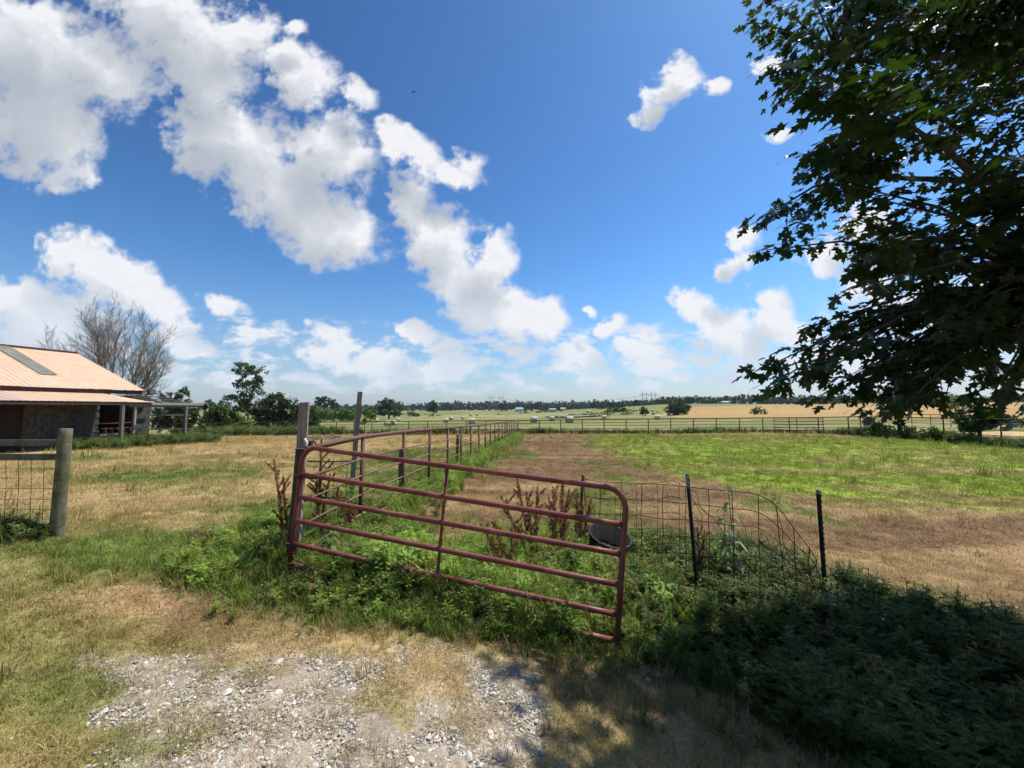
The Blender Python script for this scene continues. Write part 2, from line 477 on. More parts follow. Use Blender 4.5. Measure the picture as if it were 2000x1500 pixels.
# ------------------------------------------------------------------ ground cover: what grows where
# outlines on the ground, given as the photograph pixels under which they lie
P_GRAVEL = [(230, 1350), (330, 1290), (440, 1245), (560, 1215), (720, 1232), (900, 1268), (1040, 1300), (1110, 1335), (1100, 1400), (1060, 1500), (1060, 1700), (60, 1700), (120, 1520), (330, 1440)]
P_WEED = [(330, 1130), (385, 1070), (470, 1035), (560, 1010), (600, 980), (700, 985), (790, 1000), (850, 1025), (830, 1060), (900, 1075), (1000, 1060), (1080, 1040), (1230, 1045), (1400, 1060), (1600, 1120), (1700, 1170), (1850, 1220), (2000, 1250), (2300, 1300), (2400, 1750), (1950, 1750), (1560, 1460), (1440, 1370), (1290, 1310), (1130, 1300), (960, 1268), (760, 1232), (600, 1212), (450, 1192), (370, 1165)]
P_FIELD_GREEN = [(1130, 852), (1500, 850), (2600, 880), (2600, 1010), (2000, 1000), (1700, 985), (1480, 965), (1330, 930), (1250, 900), (1180, 880)]
P_FIELD = [(1012, 850), (2800, 855), (2800, 1500), (1600, 1180), (1100, 1060), (880, 1030), (860, 960), (940, 890)]
P_LEFT_GREEN = [[(360, 985), (420, 978), (570, 975), (570, 1015), (470, 1012), (390, 1000)], [(130, 1050), (300, 1035), (560, 1010), (570, 1100), (330, 1140), (100, 1120), (0, 1100), (0, 1060)],
    [(20, 1330), (160, 1310), (250, 1340), (210, 1380), (120, 1370), (60, 1400)], [(130, 1430), (300, 1390), (420, 1420), (330, 1470), (180, 1480)], [(130, 925), (400, 915), (560, 925), (500, 945), (250, 952), (130, 950)], [(120, 893), (300, 884), (330, 890), (120, 905)],
    [(640, 905), (760, 880), (900, 870), (1000, 852), (1010, 862), (940, 900), (860, 960), (700, 1000), (620, 990)]]
P_DIRT_BROWN = [[(560, 885), (580, 875), (330, 900), (400, 898)], [(500, 1220), (360, 1190), (250, 1160), (180, 1200), (330, 1270), (450, 1260)]]
P_HAY = [(-200, 845), (2600, 842), (2600, 818), (1340, 816), (1200, 806), (620, 806), (-200, 812)]
P_WHEAT = [(1330, 816), (2900, 822), (2900, 780), (1700, 786), (1330, 795)]

STRAW = np.array((.44, .325, .165)); GREEN = np.array((.125, .175, .036)); OLIVE = np.array((.215, .205, .065)); BROWN = np.array((.205, .120, .073))
BRIGHT = np.array((.275, .345, .055)); DIRT = np.array((.33, .275, .21)); HAY = np.array((.185, .185, .068)); WHEAT = np.array((.36, .235, .10)); SOIL = np.array((.085, .062, .045)); ROUGH = np.array((.085, .115, .03))
def cover(x, y, z):
    """ground colour (n,3), share of living green (n), gravel (n), weeds (n)"""
    x = np.asarray(x, float); y = np.asarray(y, float)
    r = np.hypot(x, y)
    j = np.minimum(.10 * r, 2.0) * .55
    jx = (fbm(x * 1.7 / (1 + r * .08), y * 1.7 / (1 + r * .08), 21) - .5) * j * 2
    jy = (fbm(x * 1.7 / (1 + r * .08), y * 1.7 / (1 + r * .08), 31) - .5) * j * 2
    px, py = project(x + jx, y + jy, z)
    front = y > 0.6
    n1 = fbm(x * .9, y * .9, 41); n2 = fbm(x * .23, y * .23, 51); n3 = fbm(x * 3.5, y * 3.5, 61, 3)
    # mown swaths: streaks across the line of sight on the left, along it on the right
    streak = fbm(x * .16 + y * .03, y * 1.5 - x * .25, 71)
    g = sstep(.50, .66, .5 * n1 + .3 * n2 + .25 * streak)
    col = STRAW * (1 - .62 * g)[:, None] + OLIVE * (.62 * g)[:, None]
    col = col * (0.80 + .42 * streak)[:, None]
    green = .25 + .5 * g
    near = sstep(9, 3.5, r)
    oliv = near * sstep(.35, .6, n1)
    col = col * (1 - .6 * oliv)[:, None] + OLIVE * (.6 * oliv)[:, None]; green = np.maximum(green, .6 * oliv)
    jit = np.minimum(.07 * r, 1.2)
    offs = [(math.cos(q * 2.4) * (q / 6.5) ** .5, math.sin(q * 2.4) * (q / 6.5) ** .5) for q in range(7)]
    PP = [project(x + jx + ox * jit, y + jy + oy * jit, z) for ox, oy in offs]
    def soft(poly):
        return sum(inpoly(a, b, poly) for a, b in PP) / 7.0 * front
    def over(mask, c, k, gr):
        nonlocal col, green
        m = (mask * k)[:, None] if np.ndim(k) == 0 else (mask * k)[:, None]
        col = col * (1 - m) + np.asarray(c) * m
        green = green * (1 - m[:, 0]) + gr * m[:, 0]
    for p in P_LEFT_GREEN: over(soft(p), GREEN, .45 + .45 * sstep(.35, .6, n1), .9)
    for p in P_DIRT_BROWN: over(soft(p), BROWN * 1.25, .7, .1)
    fld = soft(P_FIELD)
    wob = fbm(x * .5 - y * .12, y * .35, 81)
    over(fld, BROWN * (1.0 + .8 * (streak - .5))[:, None], .85, .1)
    over(fld * (streak > .56), STRAW * .95, .6, .1)
    fg = soft(P_FIELD_GREEN)
    lines = fbm(x * .28 - y * .02, y * 1.1 + x * .22, 91)
    over(fg, BRIGHT * (.75 + .5 * n1)[:, None], .35 + .65 * sstep(.38, .54, lines * .7 + n1 * .3), .95)
    over(fld * (1 - fg), GREEN * 1.1, .7 * sstep(.56, .64, wob), .8)
    hay = inpoly(px, py, P_HAY) & front & (r > 30)
    s2 = fbm(x * .012 + y * .004, y * .10, 95)
    over(hay, HAY * (.72 + .56 * s2)[:, None], 1.0, .6)
    over(hay & (s2 > .58), (.30, .26, .12), .6, .4)
    over(hay & (fbm(x * .03, y * .06, 97) > .62), ROUGH, .55, .9)
    wh = inpoly(px, py, P_WHEAT) & front & (r > 60)
    over(wh, WHEAT * (.85 + .3 * s2)[:, None], 1.0, .1)
    far = (r > 180) & ~hay & ~wh
    over(far, np.array((.14, .16, .055)) * (.7 + .7 * fbm(x * .006, y * .006, 99))[:, None], .85, .8)
    sg = soft(P_GRAVEL) * (r < 9)
    grav = sstep(.25, .75, sg * .9 + (.6 * n1 + .4 * n3 - .52) * 2.4)  * sg ** .5
    grav = grav * (1 - .75 * sstep(.52, .60, fbm(x * 1.5, y * 1.5, 145)))
    grav = np.maximum(grav, (front & (px > 150) & (px < 1550) & (py > 1280) & (r < 9)) * sstep(.52, .66, n1 * .5 + n3 * .5) * .8)
    over(grav > 0, DIRT * (.8 + .4 * n3)[:, None], grav, .05)
    weed = soft(P_WEED) * (y > .3)
    over(weed, SOIL, .8, .6)
    return col, np.clip(green, 0, 1), grav, weed

def build_ground():
    th = np.concatenate([np.linspace(-66, 66, 529), np.linspace(68, 292, 90)]) * math.pi / 180
    rr = np.concatenate([[0.05], np.geomspace(.4, 12, 190), np.geomspace(12.2, 60, 130), np.geomspace(61.5, 3600, 110)])
    T, Rr = np.meshgrid(th, rr)
    X = np.sin(T) * Rr; Y = np.cos(T) * Rr
    x, y = X.ravel(), Y.ravel()
    z = gz(x, y)
    col, gr, grav, weed = cover(x, y, z)
    rad = np.hypot(x, y)
    z2 = z + (fbm(x * 7, y * 7, 111, 3) - .5) * .035 * sstep(14, 5, rad)
    nr, nt = T.shape
    i, j = np.meshgrid(np.arange(nr - 1), np.arange(nt), indexing='ij')
    a = i * nt + j; b = i * nt + (j + 1) % nt
    Fq = np.stack([a, b, b + nt, a + nt], -1).reshape(-1, 4)[:, ::-1]
    V = np.stack([x, y, z2], 1)
    m, N, bs = mat('field_ground')
    an = N.new('ShaderNodeAttribute', attribute_name='cover'); ca = an.outputs['Color']
    p = wpos(N)
    f = N.noise(p, 18.0, 6, .7); f2 = N.noise(p, 2.2, 5, .6); f3 = N.noise(p, 70.0, 3, .6)
    k = N.math('ADD', N.math('MULTIPLY', N.ramp(f, .25, .75), .55), N.math('ADD', N.math('MULTIPLY', N.ramp(f2, .3, .7), .35), N.math('MULTIPLY', f3, .45)))
    c = N.vmath('SCALE', ca, N.math('ADD', k, .35))
    # fine pale chips between the stones of the drive
    vo = N.new('ShaderNodeTexVoronoi'); N.l.new(p, vo.inputs['Vector']); vo.inputs['Scale'].default_value = 95.0
    chip = N.math('MULTIPLY', N.ramp(vo.outputs['Distance'], .42, .25), N.ramp(N.new('ShaderNodeSeparateColor').outputs[0] if False else N.noise(p, 9.0, 4, .7), .42, .6))
    c = N.mix(N.math('MULTIPLY', N.math('MULTIPLY', chip, an.outputs['Alpha']), .8), c, (.46, .43, .38))
    N.put(bs.inputs['Base Color'], c)
    bs.inputs['Roughness'].default_value = .95; bs.inputs['Specular IOR Level'].default_value = .05
    bump(N, bs, N.math('ADD', f, N.math('MULTIPLY', f3, .5)), .55, .035)
    me = np_mesh('ground', V, Fq, m, True)
    at_ = me.color_attributes.new('cover', 'FLOAT_COLOR', 'POINT')
    at_.data.foreach_set('color', np.concatenate([col, grav[:, None]], 1).astype(np.float32).ravel())
    o = bpy.data.objects.new('ground', me); COL.objects.link(o); tag(o, kind='structure', label='mown pasture ground with dry straw, green strips and gravel drive')
    return o
build_ground()

# far wooded ridges beyond the fields
def build_hills():
    m, N, b = mat('far_hill_woods')
    f = N.noise(wpos(N), .02, 5, .65)
    N.put(b.inputs['Base Color'], N.mix(N.ramp(f, .3, .7), (.030, .050, .022), (.075, .095, .04))); b.inputs['Roughness'].default_value = 1
    xs = np.linspace(-2600, 3400, 500)
    V = []; Fq = []
    for k, (yy, hh) in enumerate(((1700, 0.0), (1850, .75), (2050, 1.0), (2500, .2), (2900, 0))):
        u = xs / 1900.0
        h = 4 + 34 * sstep(.35, 1.2, u) + 10 * sstep(0, .35, u) + 8 * fbm(xs / 420, xs * 0 + k, 5) + 5 * fbm(xs / 40, xs * 0 + 3 + k * 7, 6)
        for x, q in zip(xs, h): V.append((x, yy + 60 * math.sin(x / 300), q * hh - (0 if hh else 6)))
    n = len(xs)
    for k in range(4):
        for i in range(n - 1): Fq.append((k * n + i, k * n + i + 1, (k + 1) * n + i + 1, (k + 1) * n + i))
    me = np_mesh('hills', np.array(V), np.array(Fq), m, True)
    o = bpy.data.objects.new('hills', me); COL.objects.link(o); tag(o, kind='structure', label='low wooded blue hills along the horizon')
build_hills()

# pond in the hay meadow
def build_pond():
    m, N, b = mat('pond_water')
    N.put(b.inputs['Base Color'], (.10, .12, .12, 1)); b.inputs['Roughness'].default_value = .12
    bump(N, b, N.noise(wpos(N), 1.2, 3), .15, .05)
    c = on_ground(1120, 815); mb = MB(); pts = []
    for i in range(48):
        a = 2 * math.pi * i / 48; k = 1 + .18 * math.sin(3 * a + 1) + .1 * math.sin(5 * a)
        pts.append((c.x + math.cos(a) * 13 * k, c.y + math.sin(a) * 9 * k))
    z = max(g1(*p) for p in pts) + .12
    mb.add([(x, y, z) for x, y in pts], [tuple(range(48))])
    o = mb.build('pond', m); tag(o, kind='structure', label='pale pond lying in the hay meadow')
build_pond()

# ------------------------------------------------------------------ scattering (grass, weeds, stones)
def scatter(name, protos, pts, rot, scl, pick, tint, label, cat):
    """one object of kind stuff: instances of the small prototype meshes on a cloud of points"""
    pc = bpy.data.collections.new(name + '_kinds')
    for i, me in enumerate(protos):
        pc.objects.link(bpy.data.objects.new('%s_kind_%02d' % (name, i), me))
    me = bpy.data.meshes.new(name)
    n = len(pts)
    me.vertices.add(n); me.vertices.foreach_set('co', np.asarray(pts, np.float32).ravel())
    a = me.attributes.new('rot', 'FLOAT_VECTOR', 'POINT'); a.data.foreach_set('vector', np.asarray(rot, np.float32).ravel())
    a = me.attributes.new('scl', 'FLOAT', 'POINT'); a.data.foreach_set('value', np.asarray(scl, np.float32))
    a = me.attributes.new('pick', 'INT', 'POINT'); a.data.foreach_set('value', np.asarray(pick, np.int32))
    a = me.attributes.new('tint', 'FLOAT_COLOR', 'POINT'); a.data.foreach_set('color', np.concatenate([tint, np.ones((n, 1))], 1).astype(np.float32).ravel())
    o = bpy.data.objects.new(name, me); COL.objects.link(o)
    g = bpy.data.node_groups.new(name + '_scatter', 'GeometryNodeTree')
    g.interface.new_socket('Geometry', in_out='INPUT', socket_type='NodeSocketGeometry')
    g.interface.new_socket('Geometry', in_out='OUTPUT', socket_type='NodeSocketGeometry')
    N = NT(g)
    gi = N.new('NodeGroupInput'); go = N.new('NodeGroupOutput')
    ci = N.new('GeometryNodeCollectionInfo'); ci.inputs['Collection'].default_value = pc
    ci.inputs['Separate Children'].default_value = True; ci.inputs['Reset Children'].default_value = True
    ip = N.new('GeometryNodeInstanceOnPoints')
    def na(nm, dt):
        q = N.new('GeometryNodeInputNamedAttribute', data_type=dt); q.inputs[0].default_value = nm; return q.outputs[0]
    er = N.new('FunctionNodeEulerToRotation'); N.l.new(na('rot', 'FLOAT_VECTOR'), er.inputs[0])
    N.l.new(gi.outputs[0], ip.inputs['Points']); N.l.new(ci.outputs[0], ip.inputs['Instance'])
    ip.inputs['Pick Instance'].default_value = True
    N.l.new(na('pick', 'INT'), ip.inputs['Instance Index']); N.l.new(er.outputs[0], ip.inputs['Rotation']); N.l.new(na('scl', 'FLOAT'), ip.inputs['Scale'])
    N.l.new(ip.outputs[0], go.inputs[0])
    md = o.modifiers.new('scatter', 'NODES'); md.node_group = g
    tag(o, label, cat, kind='stuff')
    return o

def sector(r0, r1, n, half=57):
    """n random points of the ground in front of the camera, even per area"""
    r = np.sqrt(rng.uniform(r0 * r0, r1 * r1, n)); a = rng.uniform(-half, half, n) * math.pi / 180
    return np.sin(a) * r, np.cos(a) * r

M_grass = leafmat('grass_blades', (.75, .75, .75), (1.25, 1.2, 1.1), .30, .6, tint=True, spec=.12, tcol=(1.0, 1.0, .8))
def blade_tuft(nb, spread, h, w, lean, flat=0.0):
    V = []; Fc = []
    for _ in range(nb):
        a = random.uniform(0, 6.283); rr = spread * math.sqrt(random.random())
        bx, by = rr * math.cos(a), rr * math.sin(a)
        hh = h * random.uniform(.45, 1.15); d = random.uniform(0, 6.283); ww = w * random.uniform(.6, 1.3)
        le = lean * random.uniform(.2, 1.3) * hh
        z0 = 0.0
        if random.random() < flat:
            le = hh * random.uniform(.9, 1.3); hh *= random.uniform(.05, .3); z0 = .012 * random.random() + .004
        dx, dy = math.cos(d), math.sin(d); sx, sy = -dy * ww / 2, dx * ww / 2
        i = len(V)
        V += [(bx - sx, by - sy, z0), (bx + sx, by + sy, z0), (bx + dx * le * .45 + sx * .8, by + dy * le * .45 + sy * .8, z0 + hh * .65), (bx + dx * le * .45 - sx * .8, by + dy * le * .45 - sy * .8, z0 + hh * .65), (bx + dx * le, by + dy * le, z0 + hh * (1.0 if flat < .5 else .9))]
        Fc += [(i, i + 1, i + 2, i + 3), (i + 3, i + 2, i + 4)]
    m = bpy.data.meshes.new('tuft'); m.from_pydata(V, [], Fc); m.materials.append(M_grass); m.update()
    return m
TUFTS = [blade_tuft(34, .10, .042, .0036, .9) for _ in range(3)] + [blade_tuft(36, .11, .070, .0036, .8, .88) for _ in range(3)] + [blade_tuft(22, .06, .15, .006, .8) for _ in range(3)]

def build_grass():
    xs, ys, ss = [], [], []
    for r0, r1, n, s in ((1.3, 4.2, 8500, .72), (4.2, 9, 17500, .95), (9, 20, 21000, 1.45), (20, 46, 30000, 2.3)):
        x, y = sector(r0, r1, n); xs.append(x); ys.append(y); ss.append(np.full(n, s))
    x = np.concatenate(xs); y = np.concatenate(ys); s = np.concatenate(ss)
    z = gz(x, y)
    col, gr, grav, weed = cover(x, y, z)
    keep = (rng.random(len(x)) > grav * .74) & (rng.random(len(x)) > weed * .25)
    # nothing grows inside the barn
    keep &= ~((x < -20.2) & (y > 10) & (y < 27))
    x, y, z, s, col, gr, weed = x[keep], y[keep], z[keep], s[keep], col[keep], gr[keep], weed[keep]
    n = len(x)
    is_g = rng.random(n) < gr
    tall = (rng.random(n) < .01 + .035 * gr + .05 * (fbm(x * .6, y * .6, 44) > .62)) | (rng.random(n) < weed * 1.2)
    pick = np.where(is_g, rng.integers(0, 3, n), rng.integers(3, 6, n)); pick = np.where(tall & is_g, rng.integers(6, 9, n), pick)
    gcol = np.where((weed > .3)[:, None], GREEN * 1.0, col * .55 + np.where((col[:, 1] > col[:, 0])[:, None], GREEN, OLIVE) * .45)
    scol = col * .80 + STRAW * .20
    tint = np.where(is_g[:, None], gcol, scol) * rng.uniform(.75, 1.25, (n, 1)) * rng.uniform(.92, 1.08, (n, 3)) * 1.15
    # dry stalks standing at the shaded end of the drive
    ex, ey = sector(1.5, 3.6, 5000); ez = gz(ex, ey); epx, epy = project(ex, ey, ez); _, _, eg, ew = cover(ex, ey, ez)
    kp = (epx > 1060) & (epx < 1750) & (epy > 1285) & (ew < .6) & (fbm(ex * 2, ey * 2, 46) > .42) & (rng.random(5000) < .6); m_ = int(kp.sum())
    x = np.concatenate([x, ex[kp]]); y = np.concatenate([y, ey[kp]]); z = np.concatenate([z, ez[kp]]); s = np.concatenate([s, rng.uniform(.4, 1.0, m_)])
    pick = np.concatenate([pick, rng.integers(3, 7, m_)]); tint = np.concatenate([tint, np.where((rng.random(m_) < .3)[:, None], GREEN, STRAW * .9) * rng.uniform(.6, 1.2, (m_, 1))]); n = len(x)
    rot = np.stack([rng.normal(0, .12, n), rng.normal(0, .12, n), rng.uniform(0, 6.283, n)], 1)
    scatter('grass', TUFTS, np.stack([x, y, z - .004], 1), rot, s * rng.uniform(.7, 1.35, n), pick, tint, 'short mown grass and dry straw covering the yard and pasture', 'grass')
build_grass()

def build_gravel():
    m, N, b = mat('limestone_gravel')
    a = N.new('ShaderNodeAttribute', attribute_type='INSTANCER', attribute_name='tint').outputs['Color']
    f = N.noise(opos(N), 2.0, 4, .6)
    N.put(b.inputs['Base Color'], N.mix(1.0, a, N.mix(N.ramp(f, .3, .7), (.75, .74, .72), (1.1, 1.1, 1.1)), 'MULTIPLY')); b.inputs['Roughness'].default_value = .9
    protos = []
    import bmesh
    for k in range(7):
        bm = bmesh.new(); bmesh.ops.create_icosphere(bm, subdivisions=1, radius=.5)
        sx, sy, sz = random.uniform(.8, 1.3), random.uniform(.7, 1.1), random.uniform(.45, .75)
        for v in bm.verts:
            q = random.uniform(.72, 1.22); v.co = Vector((v.co.x * sx * q, v.co.y * sy * q, v.co.z * sz * q))
        me = bpy.data.meshes.new('stone'); bm.to_mesh(me); bm.free(); me.materials.append(m); protos.append(me)
    xs, ys = sector(1.2, 4.5, 165000); x2, y2 = sector(4.5, 7, 20000)
    x = np.concatenate([xs, x2]); y = np.concatenate([ys, y2]); z = gz(x, y)
    _, _, grav, weed = cover(x, y, z)
    cl = fbm(x * 2.2, y * 2.2, 131)
    keep = (rng.random(len(x)) < grav * sstep(.15, .55, cl) + .004) & (weed < .5)
    x, y, z = x[keep], y[keep], z[keep]; n = len(x)
    sz = .006 + .019 * rng.random(n) ** 2.8
    big = rng.random(n) < .006; sz = np.where(big, rng.uniform(.03, .055, n), sz)
    b_ = rng.uniform(.33, .74, n)[:, None]; tint = b_ * np.array((1.0, .94, .84)) * rng.uniform(.95, 1.05, (n, 3))
    dark = rng.random(n) < .10; tint[dark] *= .4; tan = rng.random(n) < .12; tint[tan] *= np.array((1, .85, .66))
    rot = np.stack([rng.normal(0, .3, n), rng.normal(0, .3, n), rng.uniform(0, 6.283, n)], 1)
    scatter('gravel', protos, np.stack([x, y, z + sz * .12], 1), rot, sz, rng.integers(0, 7, n), tint, 'pale crushed limestone gravel strewn over the drive', 'gravel')
build_gravel()

# ------------------------------------------------------------------ weeds
M_weed = leafmat('weed_leaves', (.75, .78, .70), (1.25, 1.2, 1.1), .34, .5, tint=True, spec=.2, tcol=(1.1, 1.2, .5))
def lobed_leaf(V, Fc, base, d, up, L, W):
    """a fern-like leaf cut into narrow lobes along its midrib"""
    d = d.normalized(); side = d.cross(up); side = side.normalized() if side.length > 1e-4 else Vector((1, 0, 0)); nrm = side.cross(d)
    for k, t in enumerate((.22, .45, .68, .88)):
        droop = nrm * (-.30 * t * t * L)
        c = base + d * (L * t) + droop
        ln = W * (1.0 - .62 * abs(t - .42))
        for sg in (-1, 1):
            tip = c + (side * sg * .85 + d * .62) * ln - nrm * ln * .18
            i = len(V); w = L * .085
            V += [tuple(c - d * w), tuple(c + (tip - c) * .55 - d * w * 1.1), tuple(tip), tuple(c + (tip - c) * .45 + d * w * 1.1), ]
            Fc.append((i, i + 1, i + 2, i + 3))
    i = len(V); e = base + d * L - nrm * (.30 * L); w = L * .06
    q = base + d * L * .5 - nrm * (.08 * L)
    V += [tuple(base), tuple(q - side * w), tuple(e), tuple(q + side * w)]
    Fc.append((i, i + 1, i + 2, i + 3))
def stem(V, Fc, pts, r):
    for a, b in zip(pts[:-1], pts[1:]):
        d = (b - a).normalized(); s = d.orthogonal().normalized() * r; t = d.cross(s)
        i = len(V)
        for p in (a, b):
            V += [tuple(p + s), tuple(p - s * .5 + t * .87), tuple(p - s * .5 - t * .87)]
        Fc += [(i, i + 1, i + 4, i + 3), (i + 1, i + 2, i + 5, i + 4), (i + 2, i, i + 3, i + 5)]
def weed_proto(h, n, L, W, mode='rag'):
    V = []; Fc = []
    tilt = Vector((random.uniform(-.15, .15), random.uniform(-.15, .15), 1))
    pts = [Vector((0, 0, -.02)) + tilt * (h * t) + Vector((random.uniform(-.02, .02), random.uniform(-.02, .02), 0)) for t in (0, .35, .7, 1)]
    stem(V, Fc, pts, .0045)
    nb = 3 if mode == 'rag' else 0
    tips = [(pts, 1.0)]
    for _ in range(nb):
        t = random.uniform(.2, .6); a = random.uniform(0, 6.28); b0 = Vector((0, 0, 0)) + tilt * (h * t)
        b1 = b0 + Vector((math.cos(a) * .16, math.sin(a) * .16, .16)) * (h / .5)
        stem(V, Fc, [b0, b1], .003); tips.append(([b0, b0.lerp(b1, .5), b1], .7))
    for pl, k in tips:
        m = int(n * k)
        for i in range(m):
            t = .12 + .88 * (i + random.random() * .6) / m
            seg = min(int(t * (len(pl) - 1)), len(pl) - 2); f = t * (len(pl) - 1) - seg
            b = pl[seg].lerp(pl[seg + 1], min(f, 1))
            a = i * 2.4 + random.uniform(-.4, .4)
            el = random.uniform(.05, .75)
            d = Vector((math.cos(a) * math.cos(el), math.sin(a) * math.cos(el), math.sin(el)))
            ll = L * random.uniform(.65, 1.15) * (1.1 - .45 * t)
            if mode == 'rag': lobed_leaf(V, Fc, b, d, Vector((0, 0, 1)), ll, W * ll / L)
            else:
                s = d.cross(Vector((0, 0, 1))).normalized() * W * .5 * random.uniform(.7, 1.2); q = b + d * ll * .5; e = b + d * ll - Vector((0, 0, ll * .35)); i0 = len(V)
                V += [tuple(b), tuple(q - s), tuple(e), tuple(q + s)]; Fc.append((i0, i0 + 1, i0 + 2, i0 + 3))
    m = bpy.data.meshes.new('weed'); m.from_pydata(V, [], Fc); m.materials.append(M_weed); m.update()
    return m
def grass_weed(h, n):
    V = []; Fc = []
    for _ in range(n):
        a = random.uniform(0, 6.28); r = .05 * random.random(); b = Vector((math.cos(a) * r, math.sin(a) * r, 0))
        d = random.uniform(0, 6.28); dx = Vector((math.cos(d), math.sin(d), 0)); s = Vector((-dx.y, dx.x, 0)) * .0030 * random.uniform(.6, 1.3)
        hh = h * random.uniform(.5, 1.1); out = hh * random.uniform(.2, .75)
        p = [b, b + dx * out * .3 + Vector((0, 0, hh * .6)), b + dx * out * .7 + Vector((0, 0, hh * .92)), b + dx * out * 1.15 + Vector((0, 0, hh * .82))]
        i = len(V)
        for k, q in enumerate(p[:3]): V += [tuple(q - s * (1 - .15 * k)), tuple(q + s * (1 - .15 * k))]
        V.append(tuple(p[3])); Fc += [(i, i + 1, i + 3, i + 2), (i + 2, i + 3, i + 5, i + 4), (i + 4, i + 5, i + 6)]
    m = bpy.data.meshes.new('grass_weed'); m.from_pydata(V, [], Fc); m.materials.append(M_weed); m.update()
    return m
WEEDS = [weed_proto(.50, 22, .105, .038) for _ in range(4)] + [weed_proto(.36, 18, .085, .032) for _ in range(3)] + [weed_proto(.48, 26, .085, .014, 'oval') for _ in range(2)] + [grass_weed(.5, 34) for _ in range(3)]
def line_pts(a, b, n, wid):
    t = rng.random(n); a = np.array(a); b = np.array(b); d = (b - a) / np.linalg.norm(b - a); nn = np.array((-d[1], d[0]))
    w = rng.normal(0, wid, n)
    return a[0] + (b[0] - a[0]) * t + nn[0] * w, a[1] + (b[1] - a[1]) * t + nn[1] * w
# the fence lines on the ground
FA = Vector((-2.33, 4.34, 0)); FB = Vector((.62, 38, 0))
FL = [at(330, 828, 42.5), at(590, 824.5, 42), at(1012, 821, 38)]
FR = [at(1012, 821, 38), at(1500, 816, 36), at(1612, 815, 33.6), at(1680, 814, 31.5)]
FS = [at(1680, 814, 31.5), at(1990, 819, 22), at(2150, 823, 18.5)]
_t = at(1182, 1058, 5.3); TUB = (_t.x, _t.y)
def build_weeds():
    X, Y, S, K = [], [], [], []
    x, y = sector(1.25, 7.5, 24000, 60)
    z = gz(x, y); _, _, _, w = cover(x, y, z)
    k = rng.random(len(x)) < w * 1.05 - .05
    px, py = project(x, y, z)
    # low between gate and divider fence, high on the right and under the gate
    hgt = .60 + .02 * sstep(1250, 1600, px)
    hgt = np.where((px > 590) & (px < 880) & (py < 1060), .45, hgt)
    hgt = np.where((py > 1122 + .238 * (px - 566)) & (px < 1230) & (px > 480), hgt * .58, hgt)
    hgt = hgt * (.45 + .55 * sstep(.1, .95, w)) * (.50 + 1.0 * fbm(x * 1.3, y * 1.3, 77))
    kk = k & (np.hypot(x - TUB[0], y - TUB[1]) > .42) & (rng.random(len(x)) < np.where(px > 1300, .32, .50))
    X.append(x[kk]); Y.append(y[kk]); S.append(hgt[kk]); K.append(np.zeros(kk.sum()))
    # along the divider fence
    x, y = line_pts((-2.0, 5.2), (.62, 38), 1500, .38); X.append(x); Y.append(y); S.append(np.full(1500, .8)); K.append(np.ones(1500))
    # along the far fences
    for pl, n, s in ((FL, 900, 1.5), (FR, 1100, 1.25), (FS, 900, 1.35)):
        for a, b in zip(pl[:-1], pl[1:]):
            m = int(n * (b - a).length / sum((q - p).length for p, q in zip(pl[:-1], pl[1:])))
            x, y = line_pts((a.x, a.y), (b.x, b.y), m, .35); X.append(x); Y.append(y); S.append(s * (.45 + .9 * fbm(x * .35, y * .35, 5))); K.append(np.full(m, 2))
    # against the barn and the left fence, and around its post
    for a, b, n, w, s in (((-21.2, 18.6), (-18.7, 24.4), 700, .75, 1.15), ((-21.6, 20.2), (-21.0, 22.8), 250, .6, 1.3), ((-7.2, 4.35), (-5.15, 4.25), 170, .16, .42), ((-5.9, 4.3), (-5.45, 4.3), 50, .1, .6), ((-33, 41), (-18, 41.3), 800, 1.2, 1.9)):
        x, y = line_pts(a, b, n, w); X.append(x); Y.append(y); S.append(np.full(n, s)); K.append(np.full(n, 3))
    x = np.concatenate(X); y = np.concatenate(Y); s = np.concatenate(S); kd = np.concatenate(K); z = gz(x, y); n = len(x)
    rag = rng.random(n) < np.where(kd == 0, np.where(np.hypot(x, y) < 3, .90, np.where(fbm(x * .8, y * .8, 78) > .50, .72, .32)), .55)
    pick = np.where(rag, rng.integers(0, 7, n), rng.integers(7, 12, n))
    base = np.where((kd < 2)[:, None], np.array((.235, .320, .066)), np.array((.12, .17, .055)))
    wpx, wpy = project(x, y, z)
    big = (kd == 0) & (wpx > 1330 + 120 * rng.normal(size=n)); base = np.where(big[:, None], np.array((.10, .140, .030)), base)  # right-hand weeds: the maple's deep shade is put into a darker tint
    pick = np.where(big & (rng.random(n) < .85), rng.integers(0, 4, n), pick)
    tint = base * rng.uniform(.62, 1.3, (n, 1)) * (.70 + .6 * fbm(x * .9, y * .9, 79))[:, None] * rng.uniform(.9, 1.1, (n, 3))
    dry = rng.random(n) < .07; tint[dry] = np.array((.30, .24, .10)) * rng.uniform(.7, 1.1, (dry.sum(), 1))
    rot = np.stack([rng.normal(0, .18, n), rng.normal(0, .18, n), rng.uniform(0, 6.283, n)], 1)
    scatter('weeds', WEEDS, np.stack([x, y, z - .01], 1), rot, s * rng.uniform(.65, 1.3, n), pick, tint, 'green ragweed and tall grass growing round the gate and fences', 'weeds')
build_weeds()

